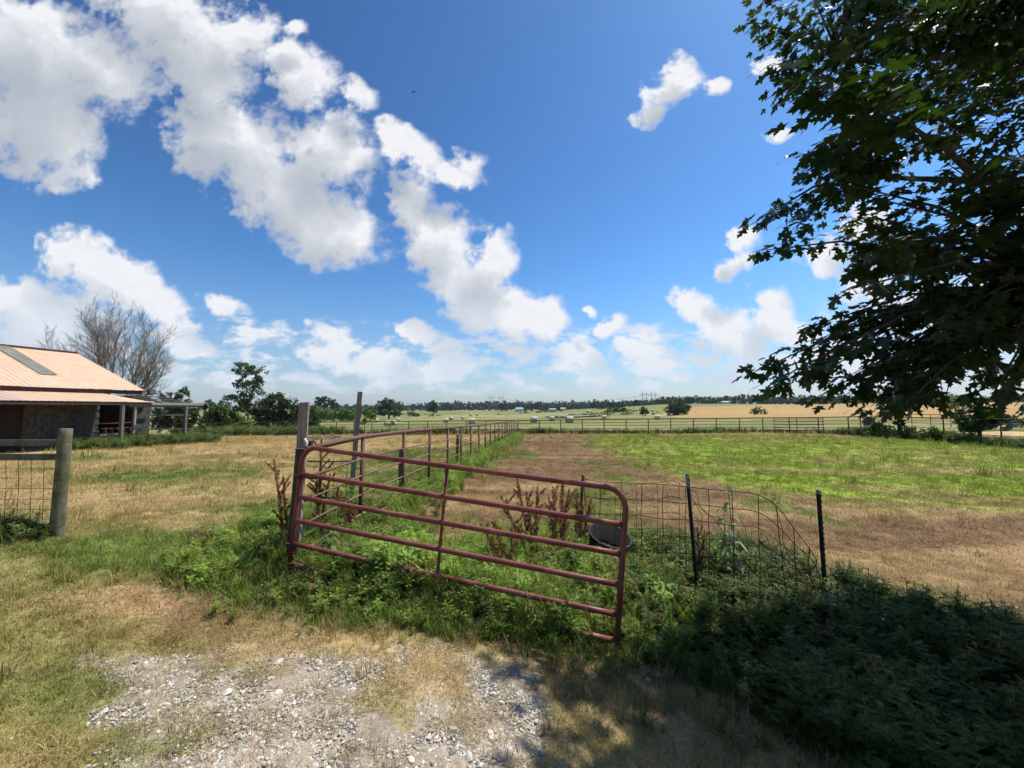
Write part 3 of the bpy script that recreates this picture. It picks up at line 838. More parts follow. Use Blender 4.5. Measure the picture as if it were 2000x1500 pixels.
# ------------------------------------------------------------------ red tube gate
def build_gate():
    BL = at(566, 1103, 4.22); BR = at(1205, 1255, 3.32); TL = at(584, 884, 4.22); TR = at(1230, 968, 3.32)
    ex = (BR - BL); Lg = ex.length; ex.normalize()
    ez = ((TL - BL) + (TR - BR)); ez = (ez - ex * ez.dot(ex)).normalized(); H = 1.255
    ey = ez.cross(ex)
    P = lambda s, h, o=0: BL + ex * s + ez * h + ey * o
    g = thing('tube_gate', BL, 'sagging red tube farm gate with six rails across the weeds', 'gate')
    r = .0255
    def arc(cs, ch, rad, a0, a1, n=8): return [P(cs + rad * math.cos(a0 + (a1 - a0) * i / n), ch + rad * math.sin(a0 + (a1 - a0) * i / n)) for i in range(n + 1)]
    rad = .17
    fr = MB()
    path = [P(0, -.02), P(0, .4), P(0, .8)] + arc(rad, H - rad, rad, math.pi, math.pi / 2) + [P(Lg * f, H - .004 * math.sin(f * math.pi)) for f in (.2, .35, .5, .65, .8)] + arc(Lg - rad, H - rad, rad, math.pi / 2, 0) + [P(Lg, .8), P(Lg, .4), P(Lg, -.02)]
    fr.tube(path, r, 12); fr.build('frame', M_gate, g, True)
    for i, f in enumerate((0.0, .168, .362, .562, .755)):
        b = MB(); h = f * H + .012
        sag = (.018, .006, .003, .002, 0)[i]
        b.tube([P(Lg * t, h - sag * math.sin(t * math.pi)) for t in np.linspace(0.003, .997, 15)], r * .96, 12)
        b.build('rail', M_gate, g, True)
    b = MB(); b.tube([P(Lg * .507, .012), P(Lg * .507, H * .5), P(Lg * .507, H - .01)], .0155, 8); b.build('brace', M_gate, g, True)
    for h in (.2, .93):
        b = MB(); c = P(-.035, h); b.tube([P(0, h - .018), P(0, h + .018)], .031, 12); b.beam(P(-.07, h), P(-.02, h), .03, .03, ez); b.build('hinge', M_darkpipe, g)
    # wire twisted round the upper hinge
    b = MB()
    for k in range(3):
        b.tube([P(.0 + .06 * math.cos(a), H * .755 + .02 * k - .03 + .01 * math.sin(3 * a + k), .06 * math.sin(a)) for a in np.linspace(0, 2 * math.pi, 14)], .003, 4)
    b.build('tie_wire', M_wire, g)
build_gate()

# hinge post (pipe) and the two tall grey posts
def post(name, top, bot, w, m, label, rotz=0, round_=False, cap=None):
    """a post from a top point down into the ground below bot"""
    d = (bot - top).normalized()
    z = g1(bot.x, bot.y); end = bot + d * max(0.35, (bot.z - z) + .35)
    t = thing(name, (end.x, end.y, z), label, 'post')
    b = MB()
    if round_:
        b.tube([end, end.lerp(top, .5), end.lerp(top, .985), top], [w / 2 * 1.05, w / 2, w / 2 * .97, w / 2 * .90], 16)
        b.build('shaft', m, t, True)
    else:
        u = Vector((math.cos(R(rotz)), math.sin(R(rotz)), 0))
        n = 7
        ax = (top - end).normalized(); sx = (u - ax * u.dot(ax)).normalized(); sy = ax.cross(sx); vs = []; fs = []
        random.seed(int(abs(top.x) * 1000))
        for i in range(n + 1):
            p = end.lerp(top, i / n)
            for a, c in ((-1, -1), (-.8, -1.06), (1, -1), (1.05, .8), (1, 1), (-1, 1)):
                vs.append(p + sx * a * w / 2 * random.uniform(.94, 1.04) + sy * c * w / 2 * random.uniform(.94, 1.04) + (ax * random.uniform(-.008, .012) if i == n else Vector()))
        for i in range(n):
            for k in range(6): fs.append((i * 6 + k, i * 6 + (k + 1) % 6, i * 6 + 6 + (k + 1) % 6, i * 6 + 6 + k))
        fs += [tuple(range(n * 6, n * 6 + 6)), (5, 4, 3, 2, 1, 0)]
        b.add(vs, fs); b.build('shaft', m, t)
    return t
hp_top, hp_bot = at(577, 878, 4.36), at(556, 1115, 4.36)
hp = post('hinge_post', hp_top + Vector((.06, 0, 0)), hp_bot + Vector((.06, 0, 0)), .105, M_darkpipe, 'rusty steel pipe post that the red gate hangs from', round_=True)
b = MB(); q = hp_top + Vector((.06, 0, 0)); b.tube([q + Vector((0, 0, -.005)), q + Vector((0, 0, .012))], .056, 16); b.build('cap', M_darkpipe, hp)
pw = post('wooden_post', at(595, 786, 4.62), at(577, 1060, 4.62), .098, M_wood, 'tall weathered grey square post behind the gate hinge', rotz=18)
# white insulator nailed to it
ins = thing('fence_insulator', at(597, 868, 4.53), 'white porcelain insulator on the tall grey post', 'insulator')
b = MB(); c = at(597, 868, 4.53)
b.tube([c + Vector((-.012, 0, .07)), c + Vector((.0, -.005, .045)), c + Vector((.012, 0, .03)), c + Vector((.012, 0, -.03)), c + Vector((.02, 0, -.05))], [.010, .012, .017, .017, .008], 8); b.build('body', M_white, ins, True)
b = MB(); b.box(c + Vector((.035, .03, -.01)), (.05, .05, .10)); b.build('bracket', M_darkpipe, ins)
post('wooden_post', at(703, 766, 7.1), at(684, 990, 7.1), .082, M_wood, 'tall thin leaning grey post left of the divider fence', rotz=25)
post('wooden_post', at(784, 876, 7.75), at(780, 965, 7.75), .075, M_wooddark, 'short dark wooden stub beside the second fence upright', rotz=10)
post('wooden_post', at(894, 850, 12.4), at(892, 905, 12.4), .09, M_wooddark, 'short dark wooden stub halfway along the divider fence', rotz=10)

# leftover wire panel between the hinge post and the tall thin post
def panel():
    t = thing('wire_hurdle', at(602, 1010, 5.0), 'small rusty rod and wire hurdle behind the gate hinge', 'hurdle')
    for y0, y1 in ((901, 900), (934, 935), (969, 971)):
        b = MB(); b.tube([at(602, y0, 4.8), at(645, (y0 + y1) / 2 + 1, 5.5), at(688, y1, 6.2)], .012, 6); b.build('rod', M_darkpipe, t, True)
    for px, d in ((628, 5.2), (652, 5.6), (678, 6.0)):
        b = MB(); b.tube([at(px, 899, d), at(px - 1, 950, d), at(px - 2, 990, d)], .004, 5); b.build('wire', M_wire, t)
    for y in (911, 947):
        b = MB(); b.tube([at(604, y, 4.85), at(645, y + 2, 5.5), at(680, y + 3, 6.05)], .0035, 5); b.build('wire', M_wire, t)
panel()

# ------------------------------------------------------------------ pipe fences
def fence_run(label, line, tops, spacing, height, rails, r_top, r_post, r_rail, mtop, mrail, n=8, start=0.0, jit=.02):
    """posts, a top pipe and lower rods along a ground line; tops(t) gives the height of the top pipe"""
    seg = [(b - a).length for a, b in zip(line[:-1], line[1:])]; tot = sum(seg)
    def pt(s):
        for a, b, l in zip(line[:-1], line[1:], seg):
            if s <= l + 1e-6 or b is line[-1]: return a.lerp(b, s / l)
            s -= l
    p0 = pt(0)
    t = thing('pipe_fence', (p0.x, p0.y, g1(p0.x, p0.y)), label, 'fence')
    T = lambda s: Vector((pt(s).x, pt(s).y, tops(pt(s), s / tot)))
    ss = np.arange(start, tot + .01, spacing)
    for s in ss:
        q = T(s); z = g1(q.x, q.y) - .25
        dx = random.uniform(-jit, jit)
        b = MB(); b.tube([(q.x + dx, q.y + dx, z), (q.x, q.y, q.z - r_top * .5)], r_post, n); b.build('post', mtop, t, True)
    m = max(12, int(tot / 1.2)); sl = np.linspace(0, tot, m)
    b = MB(); b.tube([T(s) for s in sl], r_top, n); b.build('top_rail', mtop, t, True)
    for f in rails:
        b = MB(); b.tube([T(s) - Vector((0, 0, f * height)) + Vector((0, 0, random.uniform(-1, 1) * .008)) for s in sl], r_rail, max(5, n - 3)); b.build('rail', mrail, t, True)
    return t
def divider_top(p, t):
    return float(np.interp(p.y, [4.3, 5.67, 7.4, 8.95, 14, 38], [1.28, 1.325, 1.30, 1.25, 1.10, .53]))
fa = Vector((-2.33, 4.40, 0)); d = (FB - fa); dn = d.normalized()
fence_run('rusty pipe divider fence running straight away from the gate', [fa, FB], divider_top, 1.66, 1.35, (.235, .42, .62, .83), .034, .031, .014, M_pipe, M_rod, 10, start=1.36)
b_t = MB()
ft = lambda dz: (lambda p, t: p.z + dz)
def piecewise(pl, h):
    def f(p, t):
        ds = [(p.x - q.x) ** 2 + (p.y - q.y) ** 2 for q in pl]
        best = None
        for a, b in zip(pl[:-1], pl[1:]):
            ab = Vector((b.x - a.x, b.y - a.y)); u = max(0, min(1, Vector((p.x - a.x, p.y - a.y)).dot(ab) / ab.length_squared))
            dd = (Vector((a.x, a.y)) + ab * u - Vector((p.x, p.y))).length
            if best is None or dd < best[0]: best = (dd, a.z + (b.z - a.z) * u)
        return best[1]
    return f
fence_run('long rusty pipe fence along the hay field, left of the corner', FL, piecewise(FL, 0), 2.05, 1.4, (.22, .42, .62, .82), .044, .044, .019, M_farpipe, M_farpipe, 6, start=.6)
fence_run('long rusty pipe fence along the hay field, right of the corner', FR, piecewise(FR, 0), 2.08, 1.4, (.22, .42, .62, .82), .044, .044, .019, M_farpipe, M_farpipe, 6)
fence_run('pipe fence on the right side of the pasture, behind bushes', FS, piecewise(FS, 0), 2.9, 1.45, (.24, .46, .68, .88), .040, .040, .016, M_farpipe, M_farpipe, 6)
BK = [at(1780, 809, 44), at(1900, 811, 40)]
fence_run('short pipe fence far behind the right pasture fence', BK, piecewise(BK, 0), 1.5, 1.4, (.25, .5, .75), .034, .036, .014, M_farpipe, M_farpipe, 6)
# swing gate set in the far fence
def far_gate():
    a, c = at(1512, 818, 35.4), at(1608, 817, 33.5)
    t = thing('stock_gate', (a.x, a.y, g1(a.x, a.y)), 'rusty many-railed stock gate in the far fence', 'gate')
    for k in range(6):
        dz = Vector((0, 0, -.26 * k - .02)); b = MB(); b.tube([a + dz, a.lerp(c, .5) + dz, c + dz], .022, 6); b.build('rail', M_farpipe, t)
    for f in (0, .48, 1):
        p = a.lerp(c, f); b = MB(); b.tube([p + Vector((0, .05, .05)), p + Vector((0, .05, -1.42))], .030, 6); b.build('upright', M_farpipe, t)
far_gate()

# ------------------------------------------------------------------ wire mesh fence on T-posts
def t_post(top, bot, label, h_top=.14, m=M_tpost, rust=False):
    z = g1(bot.x, bot.y); dd = (top - bot).normalized(); end = bot - dd * .45
    t = thing('t_post', (bot.x, bot.y, z), label, 'post')
    b = MB(); b.beam(end, top, .036, .006, (0, 1, 0)); b.beam(end + Vector((0, -.018, 0)), top + Vector((0, -.018, 0)), .006, .034, (0, 1, 0))
    n = int((top - end).length / .055)
    for i in range(n):
        p = end.lerp(top, i / n); b.box(p + Vector((0, -.037, 0)), (.010, .010, .018))
    b.build('shaft', m, t)
    if not rust:
        b = MB(); q = top - dd * h_top
        b.beam(q, top + dd * .002, .039, .0085, (0, 1, 0)); b.beam(q + Vector((0, -.019, 0)), top + dd * .002 + Vector((0, -.019, 0)), .0085, .037, (0, 1, 0)); b.build('painted_top', M_tposttop, t)
    return t
t_post(at(1139, 928, 5.35), at(1128, 1085, 5.35), 'rusty thin steel post at the left end of the wire mesh', m=M_rod, rust=True)
t_post(at(1342, 925, 4.15), at(1362, 1160, 4.15), 'dark steel T-post in the middle of the wire mesh')
t_post(at(1597, 957, 4.2), at(1613, 1185, 4.2), 'dark steel T-post at the right end, beside the bent mesh', h_top=.04)
def mesh_fence():
    zx = lambda x: 1100 + x / 3.333; zy = lambda y: 880 + y / 3.333
    t = thing('wire_mesh', at(1342, 1170, 4.2), 'rusty stock wire mesh, bent down at its right end', 'wire fence')
    # columns of the mesh: (x at top, y at top, x at bottom, depth); rows are spread between top and y bottom
    cols = [(140, 190, 140, 5.3), (247, 200, 235, 5.12), (378, 208, 370, 4.95), (512, 212, 505, 4.75), (650, 225, 645, 4.55), (798, 236, 797, 4.32), (948, 250, 955, 4.12), (1103, 266, 1118, 4.0), (1265, 292, 1290, 3.9), (1388, 368, 1470, 3.85), (1500, 505, 1530, 3.85), (1600, 640, 1620, 3.9)]
    rows = 8; G = []
    for j, (xt, yt, xb, d) in enumerate(cols):
        yb = 930 + 14 * min(j, 8); c = []
        for i in range(rows):
            f = i / (rows - 1)
            x = xt + (xb - xt) * f; y = yt + (yb - yt) * (f if j < 9 else f ** .85)
            c.append(at(zx(x + random.uniform(-5, 5)), zy(y + random.uniform(-6, 6)), d + .10 * math.sin(2.2 * j + i) * (.2 if j < 6 else .6) + .06 * f))
        G.append(c)
    def smooth(ps):
        out = []
        for i in range(len(ps) - 1):
            p0 = ps[max(i - 1, 0)]; p1 = ps[i]; p2 = ps[i + 1]; p3 = ps[min(i + 2, len(ps) - 1)]
            for u in (0, .34, .67): out.append(.5 * ((2 * p1) + (p2 - p0) * u + (2 * p0 - 5 * p1 + 4 * p2 - p3) * u * u + (3 * p1 - p0 - 3 * p2 + p3) * u ** 3))
        return out + [ps[-1]]
    for c in G:
        b = MB(); b.tube(smooth(c + [c[-1] - Vector((0, 0, .22))]), .0042, 5); b.build('wire', M_wire, t, True)
    for i in range(rows):
        b = MB(); ps = [c[i] for c in G]
        if i == 0: ps = ps + [at(zx(1652), zy(735), 3.95), at(zx(1585), zy(790), 3.95), at(zx(1540), zy(800), 3.95)]
        if i == 1: ps = ps[:-1] + [at(zx(1640), zy(740), 3.9), at(zx(1700), zy(960), 3.9), at(zx(1770), zy(1110), 3.9)]
        if i == 2: ps = ps[:-2] + [at(zx(1505), zy(685), 3.8), at(zx(1590), zy(790), 3.8), at(zx(1640), zy(900), 3.85)]
        b.tube(smooth(ps), .0042, 5); b.build('wire', M_wire, t, True)
    # second, slack layer between the first two posts and a loose loop at the middle post
    t2 = thing('wire_mesh', at(1250, 1150, 4.9), 'second slack layer of wire mesh left of the middle T-post', 'wire fence')
    H = []
    for (x, yt, d) in ((205, 212, 5.35), (340, 218, 5.15), (477, 222, 4.95), (613, 215, 4.78), (757, 212, 4.6), (905, 425, 4.3)):
        H.append([at(zx(x + random.uniform(-4, 4)), zy(yt + (900 - yt) * i / 7 + random.uniform(-5, 5)), d) for i in range(8)])
    for c in H:
        b = MB(); b.tube(smooth(c), .003, 5); b.build('wire', M_wire, t2, True)
    for i in range(8):
        b = MB(); b.tube(smooth([c[i] for c in H]), .003, 5); b.build('wire', M_wire, t2, True)
    t3 = thing('loose_wire', at(1362, 1010, 4.2), 'loose wire strands curling off the middle T-post', 'wire')
    for pl in (((835, 245), (875, 290), (885, 350), (960, 430), (1110, 420), (1185, 510), (1200, 640), (1215, 690), (1205, 870)), ((840, 320), (890, 370), (1000, 465), (1060, 590)), ((1380, 365), (1425, 500), (1430, 590), (1455, 650), (1540, 790), (1640, 920), (1760, 1105)), ((1410, 600), (1330, 690)), ((1325, 555), (1355, 680), (1360, 900))):
        b = MB(); b.tube(smooth([at(zx(x), zy(y), 4.05 + .02 * (k % 3)) for k, (x, y) in enumerate(pl)]), .003, 5); b.build('strand', M_wire, t3, True)
mesh_fence()

# ------------------------------------------------------------------ black rubber tub
def tub():
    c = at(1182, 1058, 5.3); z = g1(c.x, c.y); c.z = z + .05
    t = thing('feed_tub', (c.x, c.y, z), 'black rubber feed tub tipped in the weeds behind the mesh', 'tub')
    rot = Euler((R(16), R(10), 0)).to_matrix()
    b = MB(); n = 32; prof = [(.0, .0), (.23, .0), (.27, .04), (.315, .30), (.335, .31), (.335, .33), (.30, .33), (.26, .06), (.0, .05)]
    vs = []; fs = []
    for (r, h) in prof:
        for k in range(n):
            a = 2 * math.pi * k / n; vs.append(c + rot @ Vector((r * math.cos(a) * 1.02, r * math.sin(a), h)) * .86)
    for i in range(len(prof) - 1):
        for k in range(n): fs.append((i * n + k, i * n + (k + 1) % n, (i + 1) * n + (k + 1) % n, (i + 1) * n + k))
    b.add(vs, fs); b.build('tub', M_rubber, t, True)
    for sx in (-1, 1):
        b = MB(); b.tube([c + rot @ Vector((sx * .285, -.06, .25)), c + rot @ Vector((sx * .33, -.05, .22)), c + rot @ Vector((sx * .33, .05, .22)), c + rot @ Vector((sx * .285, .06, .25))], .014, 7); b.build('handle', M_rubber, t, True)
tub()

# ------------------------------------------------------------------ left board fence
def left_fence():
    top, bot = at(129, 837, 4.5), at(110, 1045, 4.5)
    t = thing('board_fence', (bot.x, bot.y, g1(bot.x, bot.y)), 'round mossy post with dark boards and wire at the left edge', 'fence')
    b = MB(); d = (bot - top).normalized(); end = bot + d * .4
    pts = [end, bot, bot.lerp(top, .3), bot.lerp(top, .6), bot.lerp(top, .93), top + d * .004, top]
    b.tube(pts, [.067, .064, .061, .059, .057, .056, .052], 20); b.build('post', M_treated, t, True)
    b = MB(); q = at(-560, 837, 4.5); b.tube([(q.x, q.y, g1(q.x, q.y) - .3), (q.x, q.y, top.z)], .075, 16); b.build('post', M_treated, t, True)
    for y0, y1, hh in ((859, 870, .070), (887, 898, .072), (1023, 1031, .06)):
        p = at(124, (y0 + y1) / 2, 4.58); e = at(-560, (y0 + y1) / 2 + .5, 4.58)
        b = MB(); b.beam(p, e, .036, hh, (0, 0, 1)); b.build('board', M_board, t)
    for i in range(26):
        px = 88 - 24.9 * i; b = MB(); k = 0 if i > 1 else (7 if i else 8)
        b.tube([at(px - 2, 892, 4.63), at(px - 1 - .02 * (px), 950, 4.63), at(px - 6 + k * .2 - .012 * px, 1026, 4.63)], .0028, 5); b.build('wire', M_wire, t, True)
    for y in (914.5, 934, 954, 975, 994.5, 1014.5):
        b = MB(); b.tube([at(108 if y != 934 else 38, y + .6, 4.63), at(40, y, 4.63), at(-200, y - .6, 4.63), at(-560, y, 4.63)], .0028, 5); b.build('wire', M_wire, t, True)
    # staples and bolts
    for (px, py) in ((135, 843), (124, 976), (131, 868)):
        p = at(px, py, 4.43); b = MB(); b.box(p, (.014, .012, .010)); b.build('bolt', M_zinc, t)
left_fence()

# ------------------------------------------------------------------ plants that stand out singly
M_dock = leafmat('dock_seed_heads', (.17, .070, .035), (.29, .14, .07), .2, .7, spec=.1, tcol=(1, .7, .5))
M_dockstem = simple('dock_stem', (.15, .07, .035), (.22, .12, .06), 20, .8, bmp=0)
M_broad = leafmat('broad_weed_leaf', (.10, .17, .05), (.18, .25, .09), .3, .5)
M_pale = leafmat('pale_mullein_leaf', (.30, .36, .24), (.42, .46, .33), .3, .8, tcol=(1, 1.1, .7))
def dock(base, tips, label, leafy=6, thick=.016):
    """curly dock: brown stalks packed with rusty seed clusters"""
    t = thing('dock_plant', base, label, 'plant', 'rusty seeding dock plants')
    for tip in tips:
        b = MB(); m = base.lerp(tip, .5) + Vector((random.uniform(-.02, .02), random.uniform(-.03, .03), .03))
        b.tube([base, m, tip], [.006, .005, .002], 5); st = b.build('stalk', M_dockstem, t, True)
        V = []; Fc = []
        L = (tip - base).length
        heads = [(base.lerp(tip, .45), tip)]
        for k in range(7):
            f = .36 + .085 * k; p = base.lerp(tip, f); a = random.uniform(0, 6.28)
            heads.append((p, p + Vector((math.cos(a) * .15, math.sin(a) * .15, .17)) * (L * .75) * random.uniform(.7, 1.1)))
        for p, q in heads:
            n = int(190 * (q - p).length / .25)
            for i in range(n):
                f = random.random(); c = p.lerp(q, f) + Vector((random.gauss(0, thick * .6), random.gauss(0, thick * .6), random.gauss(0, .008))) * (1.15 - .6 * f)
                s = random.uniform(.005, .011); a1 = Vector((random.uniform(-1, 1), random.uniform(-1, 1), random.uniform(-1, 1))).normalized() * s; a2 = a1.orthogonal().normalized() * s * .8
                i0 = len(V); V += [tuple(c - a1), tuple(c + a2), tuple(c + a1), tuple(c - a2)]; Fc.append((i0, i0 + 1, i0 + 2, i0 + 3))
        me = MB(); me.v = V; me.f = Fc; me.build('seed_head', M_dock, t)
    me = MB()
    for k in range(leafy):
        a = random.uniform(0, 6.28); dd = Vector((math.cos(a), math.sin(a), random.uniform(.2, .8))).normalized(); L = random.uniform(.14, .24); s = dd.cross(Vector((0, 0, 1))).normalized() * .022
        p = base + Vector((0, 0, random.uniform(.03, .2))); q = p + dd * L * .5; e = p + dd * L - Vector((0, 0, L * .3)); me.add([p, q - s, e, q + s], [(0, 1, 2, 3)])
    me.build('leaves', M_broad, t)
def gpt(px, py, d):
    p = at(px, py, d); return Vector((p.x, p.y, g1(p.x, p.y)))
dock(gpt(562, 1060, 4.7), [at(535, 897, 4.7), at(553, 930, 4.7), at(545, 985, 4.6), at(575, 960, 4.75)], 'rusty seeding dock left of the gate hinge post', thick=.012)
dock(gpt(622, 1000, 5.1), [at(628, 856, 5.1), at(645, 925, 5.1), at(618, 930, 5.0)], 'rusty seeding dock behind the wire hurdle', thick=.013)
dock(gpt(696, 1010, 5.3), [at(652, 952, 5.2), at(672, 975, 5.3), at(690, 980, 5.3)], 'drooping rusty dock against the first fence upright', thick=.016)
dock(gpt(1045, 1065, 4.7), [at(1010, 935, 4.75), at(1028, 960, 4.7), at(978, 968, 4.6), at(1050, 950, 4.8)], 'rusty seeding dock behind the middle of the gate', thick=.018)
dock(gpt(1090, 1065, 4.8), [at(1080, 950, 4.8), at(1100, 945, 4.9), at(1112, 955, 4.8), at(1072, 970, 4.7)], 'thick rusty dock clump left of the rusty thin post', thick=.024)
dock(gpt(1124, 1050, 4.9), [at(1155, 975, 4.9), at(1128, 962, 5.0), at(1140, 985, 4.9)], 'rusty dock growing up against the rusty thin post', thick=.022)
dock(gpt(1000, 1080, 4.4), [at(938, 1022, 4.3), at(965, 1015, 4.4), at(1000, 1030, 4.4)], 'low rusty dock lying along the second gate rail', thick=.018)
dock(gpt(1370, 1110, 4.5), [at(1362, 1030, 4.5), at(1376, 1035, 4.5)], 'single small rusty dock right of the middle T-post', thick=.012, leafy=2)
def mullein(base, top, label, pale=True):
    t = thing('tall_weed', base, label, 'plant')
    b = MB(); b.tube([base, base.lerp(top, .5) + Vector((.01, 0, 0)), top], [.009, .007, .003], 6); b.build('stalk', M_broad, t, True)
    H = (top - base).length
    for k in range(16):
        f = .15 + .8 * k / 16; p = base.lerp(top, f); a = k * 2.4; L = .15 * (1.25 - .7 * f) * random.uniform(.8, 1.2); w = L * .22
        dd = Vector((math.cos(a), math.sin(a), .25)).normalized(); s = dd.cross(Vector((0, 0, 1))).normalized() * w
        q = p + dd * L * .45 + Vector((0, 0, .01)); e = p + dd * L - Vector((0, 0, L * .75))
        m = MB(); m.add([p, q - s, q * .4 + e * .6 - s * .9, e, q * .4 + e * .6 + s * .9, q + s], [(0, 1, 5), (1, 2, 4, 5), (2, 3, 4)]); m.build('leaf', M_pale if (pale and k % 3) else M_broad, t)
mullein(gpt(1436, 1120, 4.5), at(1420, 930, 4.6), 'tall pale-leaved weed standing behind the bent mesh')
mullein(gpt(1418, 1120, 4.7), at(1412, 975, 4.7), 'dark-stemmed leafy weed left of the pale-leaved weed', pale=False)
mullein(gpt(560 + 85, 1090, 4.5), at(642, 1015, 4.5), 'broad-leaved weed inside the corner behind the gate rails', pale=False)

# ------------------------------------------------------------------ barn on the left
def barn():
    A = Vector((.25, .968, 0)).normalized(); Nn = Vector((A.y, -A.x, 0)); Z = Vector((0, 0, 1))
    W0 = Vector((-22.5, 21.0, 0))                       # foot of the wall's right end
    B = lambda t, n, z: W0 + A * t + Nn * n + Z * z     # along the wall, out from it, up
    t0 = -9.0
    root = thing('barn', B(0, 0, -.4), 'low block barn with pinkish ribbed metal roof and lean-to', 'barn')
    M_roof, N, b = mat('pink_metal_roof')
    f = N.noise(wpos(N), 1.2, 5, .6); g = N.noise(wpos(N), 9, 5, .7)
    c = N.mix(N.ramp(f, .35, .7), (.56, .385, .25), (.61, .43, .29)); c = N.mix(N.ramp(g, .54, .68, 0, .45), c, (.40, .24, .16))
    N.put(b.inputs['Base Color'], c); b.inputs['Roughness'].default_value = .55
    M_roofgrey, N, b = mat('dusty_metal_roof')
    f = N.noise(wpos(N), 2.0, 5, .6)
    N.put(b.inputs['Base Color'], N.mix(N.ramp(f, .35, .7), (.42, .30, .245), (.52, .38, .31))); b.inputs['Roughness'].default_value = .6
    M_sky = simple('fibreglass_skylight', (.20, .19, .155), (.30, .28, .23), 3.0, .5)
    M_trim = simple('maroon_trim', (.055, .016, .016), (.09, .026, .024), 4.0, .6)
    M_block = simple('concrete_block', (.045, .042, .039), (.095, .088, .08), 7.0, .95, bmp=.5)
    M_door = simple('dark_red_door', (.016, .006, .006), (.028, .010, .009), 4.0, .7)
    M_lumber = woodmat('grey_lumber', (.10, .094, .085), (.18, .168, .15))
    M_pale = woodmat('pale_lumber', (.24, .23, .205), (.34, .325, .295))
    M_dkw = woodmat('dark_fascia', (.05, .035, .032), (.085, .06, .055))
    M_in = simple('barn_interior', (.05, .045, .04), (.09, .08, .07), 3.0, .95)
    M_redpipe = simple('red_panel_pipe', (.16, .035, .032), (.22, .06, .05), 9.0, .6)
    def ribbed(name, p00, along, down, wid, length, m, ribs=4):
        """a metal sheet with raised ribs running down the slope"""
        nrm = along.cross(down).normalized(); nrm = nrm if nrm.z > 0 else -nrm
        prof = []
        step = wid / ribs
        for k in range(ribs):
            s = k * step; prof += [(s, 0), (s + step * .80, 0), (s + step * .86, .013), (s + step * .94, .013)]
        prof.append((wid, 0)); vs = []; fs = []
        for e in (0, length):
            for s, h in prof: vs.append(p00 + along * s + down * e + nrm * h)
        n = len(prof)
        for i in range(n - 1): fs.append((i, i + 1, n + i + 1, n + i))
        mb = MB(); mb.add(vs, fs)
        o = mb.build(name, m, root)
        return o
    # main roof: eave 0.3 m out at 2.78 m, ridge 5.75 m behind the wall at 5.2 m
    eave, ridge = (0.3, 2.78), (-5.75, 5.2)
    dn = (Nn * (eave[0] - ridge[0]) + Z * (eave[1] - ridge[1])); L = dn.length; dn.normalize()
    nt = 12; wid = (1.85 - t0) / nt
    for k in range(nt): ribbed('roof_panel', B(t0 + k * wid, *ridge), A, dn, wid - .012, L, M_roof, 4)
    back = Nn * -1
    dn2 = (Nn * -6.05 + Z * (2.78 - 5.2)).normalized()
    for k in range(4): ribbed('roof_panel', B(t0 + k * wid * 3, ridge[0], ridge[1]), A, dn2, wid * 3 - .012, L, M_roof, 12)
    # grey skylight strip: find the place on the roof under its pixels
    n_r = A.cross(dn)
    def on_roof(px, py):
        d = ray(px, py); o = Vector((0, 0, CAM_Z)); p0 = B(0, *eave)
        t = (p0 - o).dot(n_r) / d.dot(n_r); q = o + d * t
        return (q - B(0, *ridge)).dot(A), (q - B(0, *ridge)).dot(dn)
    ta, da = on_roof(78, 731); tb, db = on_roof(108, 731)
    up = n_r if n_r.z > 0 else -n_r
    w3 = (tb - ta) / 1
    p = B(0, *ridge) + A * ta + up * .034
    for k in range(3): ribbed('skylight_sheet', p + dn * (.05 + k * (da - .05) / 3) + up * (.012 - .004 * k), A, dn, w3, (da - .05) / 3 + .05, M_sky, 8)
    mb = MB(); mb.tube([B(t0, ridge[0], ridge[1] + .04), B(1.88, ridge[0], ridge[1] + .04)], .075, 8); mb.build('ridge_cap', M_trim, root, True)
    # fascia and band under the main eave
    mb = MB(); mb.beam(B(t0, .18, 2.66), B(1.8, .18, 2.66), .05, .20); mb.build('eave_band', M_trim, root)
    mb = MB(); mb.beam(B(1.86, .28, 2.74), B(1.86, ridge[0], ridge[1] - .06), .04, .12); mb.build('rake_board', M_roof, root)
    # lean-to roof: from the wall at 2.58 m down to 2.07 m, 2 m out
    hi, lo = (.12, 2.56), (2.12, 2.08)
    d3 = (Nn * (lo[0] - hi[0]) + Z * (lo[1] - hi[1])); L3 = d3.length; d3.normalize()
    n3 = 10; t1 = 0.0; wd = (t1 - t0) / n3
    for k in range(n3):
        m = M_roofgrey if k < 6 else M_roof
        ribbed('awning_panel', B(t0 + k * wd, *hi), A, d3, wd - .01, L3, m, 4)
    mb = MB(); mb.add([B(t1, *hi), B(t1, *lo), B(1.15, *lo), B(t1, hi[0], hi[1] - .01), B(t1, lo[0], lo[1] - .01), B(1.15, lo[0], lo[1] - .01)], [(0, 1, 2), (5, 4, 3), (0, 3, 4, 1), (1, 4, 5, 2), (2, 5, 3, 0)]); mb.build('awning_panel', M_roof, root)
    t1 = .95
    mb = MB(); mb.beam(B(t0, 2.06, 1.985), B(t1 + .2, 2.06, 1.985), .05, .15); mb.build('awning_beam', M_dkw, root)
    mb = MB(); mb.beam(B(t1 + .203, 2.06, 1.995), B(4.0, 2.06, 1.995), .05, .15); mb.build('awning_beam', M_pale, root)
    mb = MB(); mb.beam(B(t1 - .8, 1.97, 1.86), B(3.9, 1.97, 1.86), .08, .12); mb.build('girder', M_lumber, root)
    for k in range(5):                                   # bare purlins beyond the sheets
        f = (k + .3) / 5; mb = MB(); z = hi[1] + (lo[1] - hi[1]) * f + .03
        mb.beam(B(.55 + f * .5, hi[0] + 2 * f, z - .02), B(2.3 + f * 1.4, hi[0] + 2 * f, z - .02), .10, .04); mb.build('purlin', M_lumber, root)
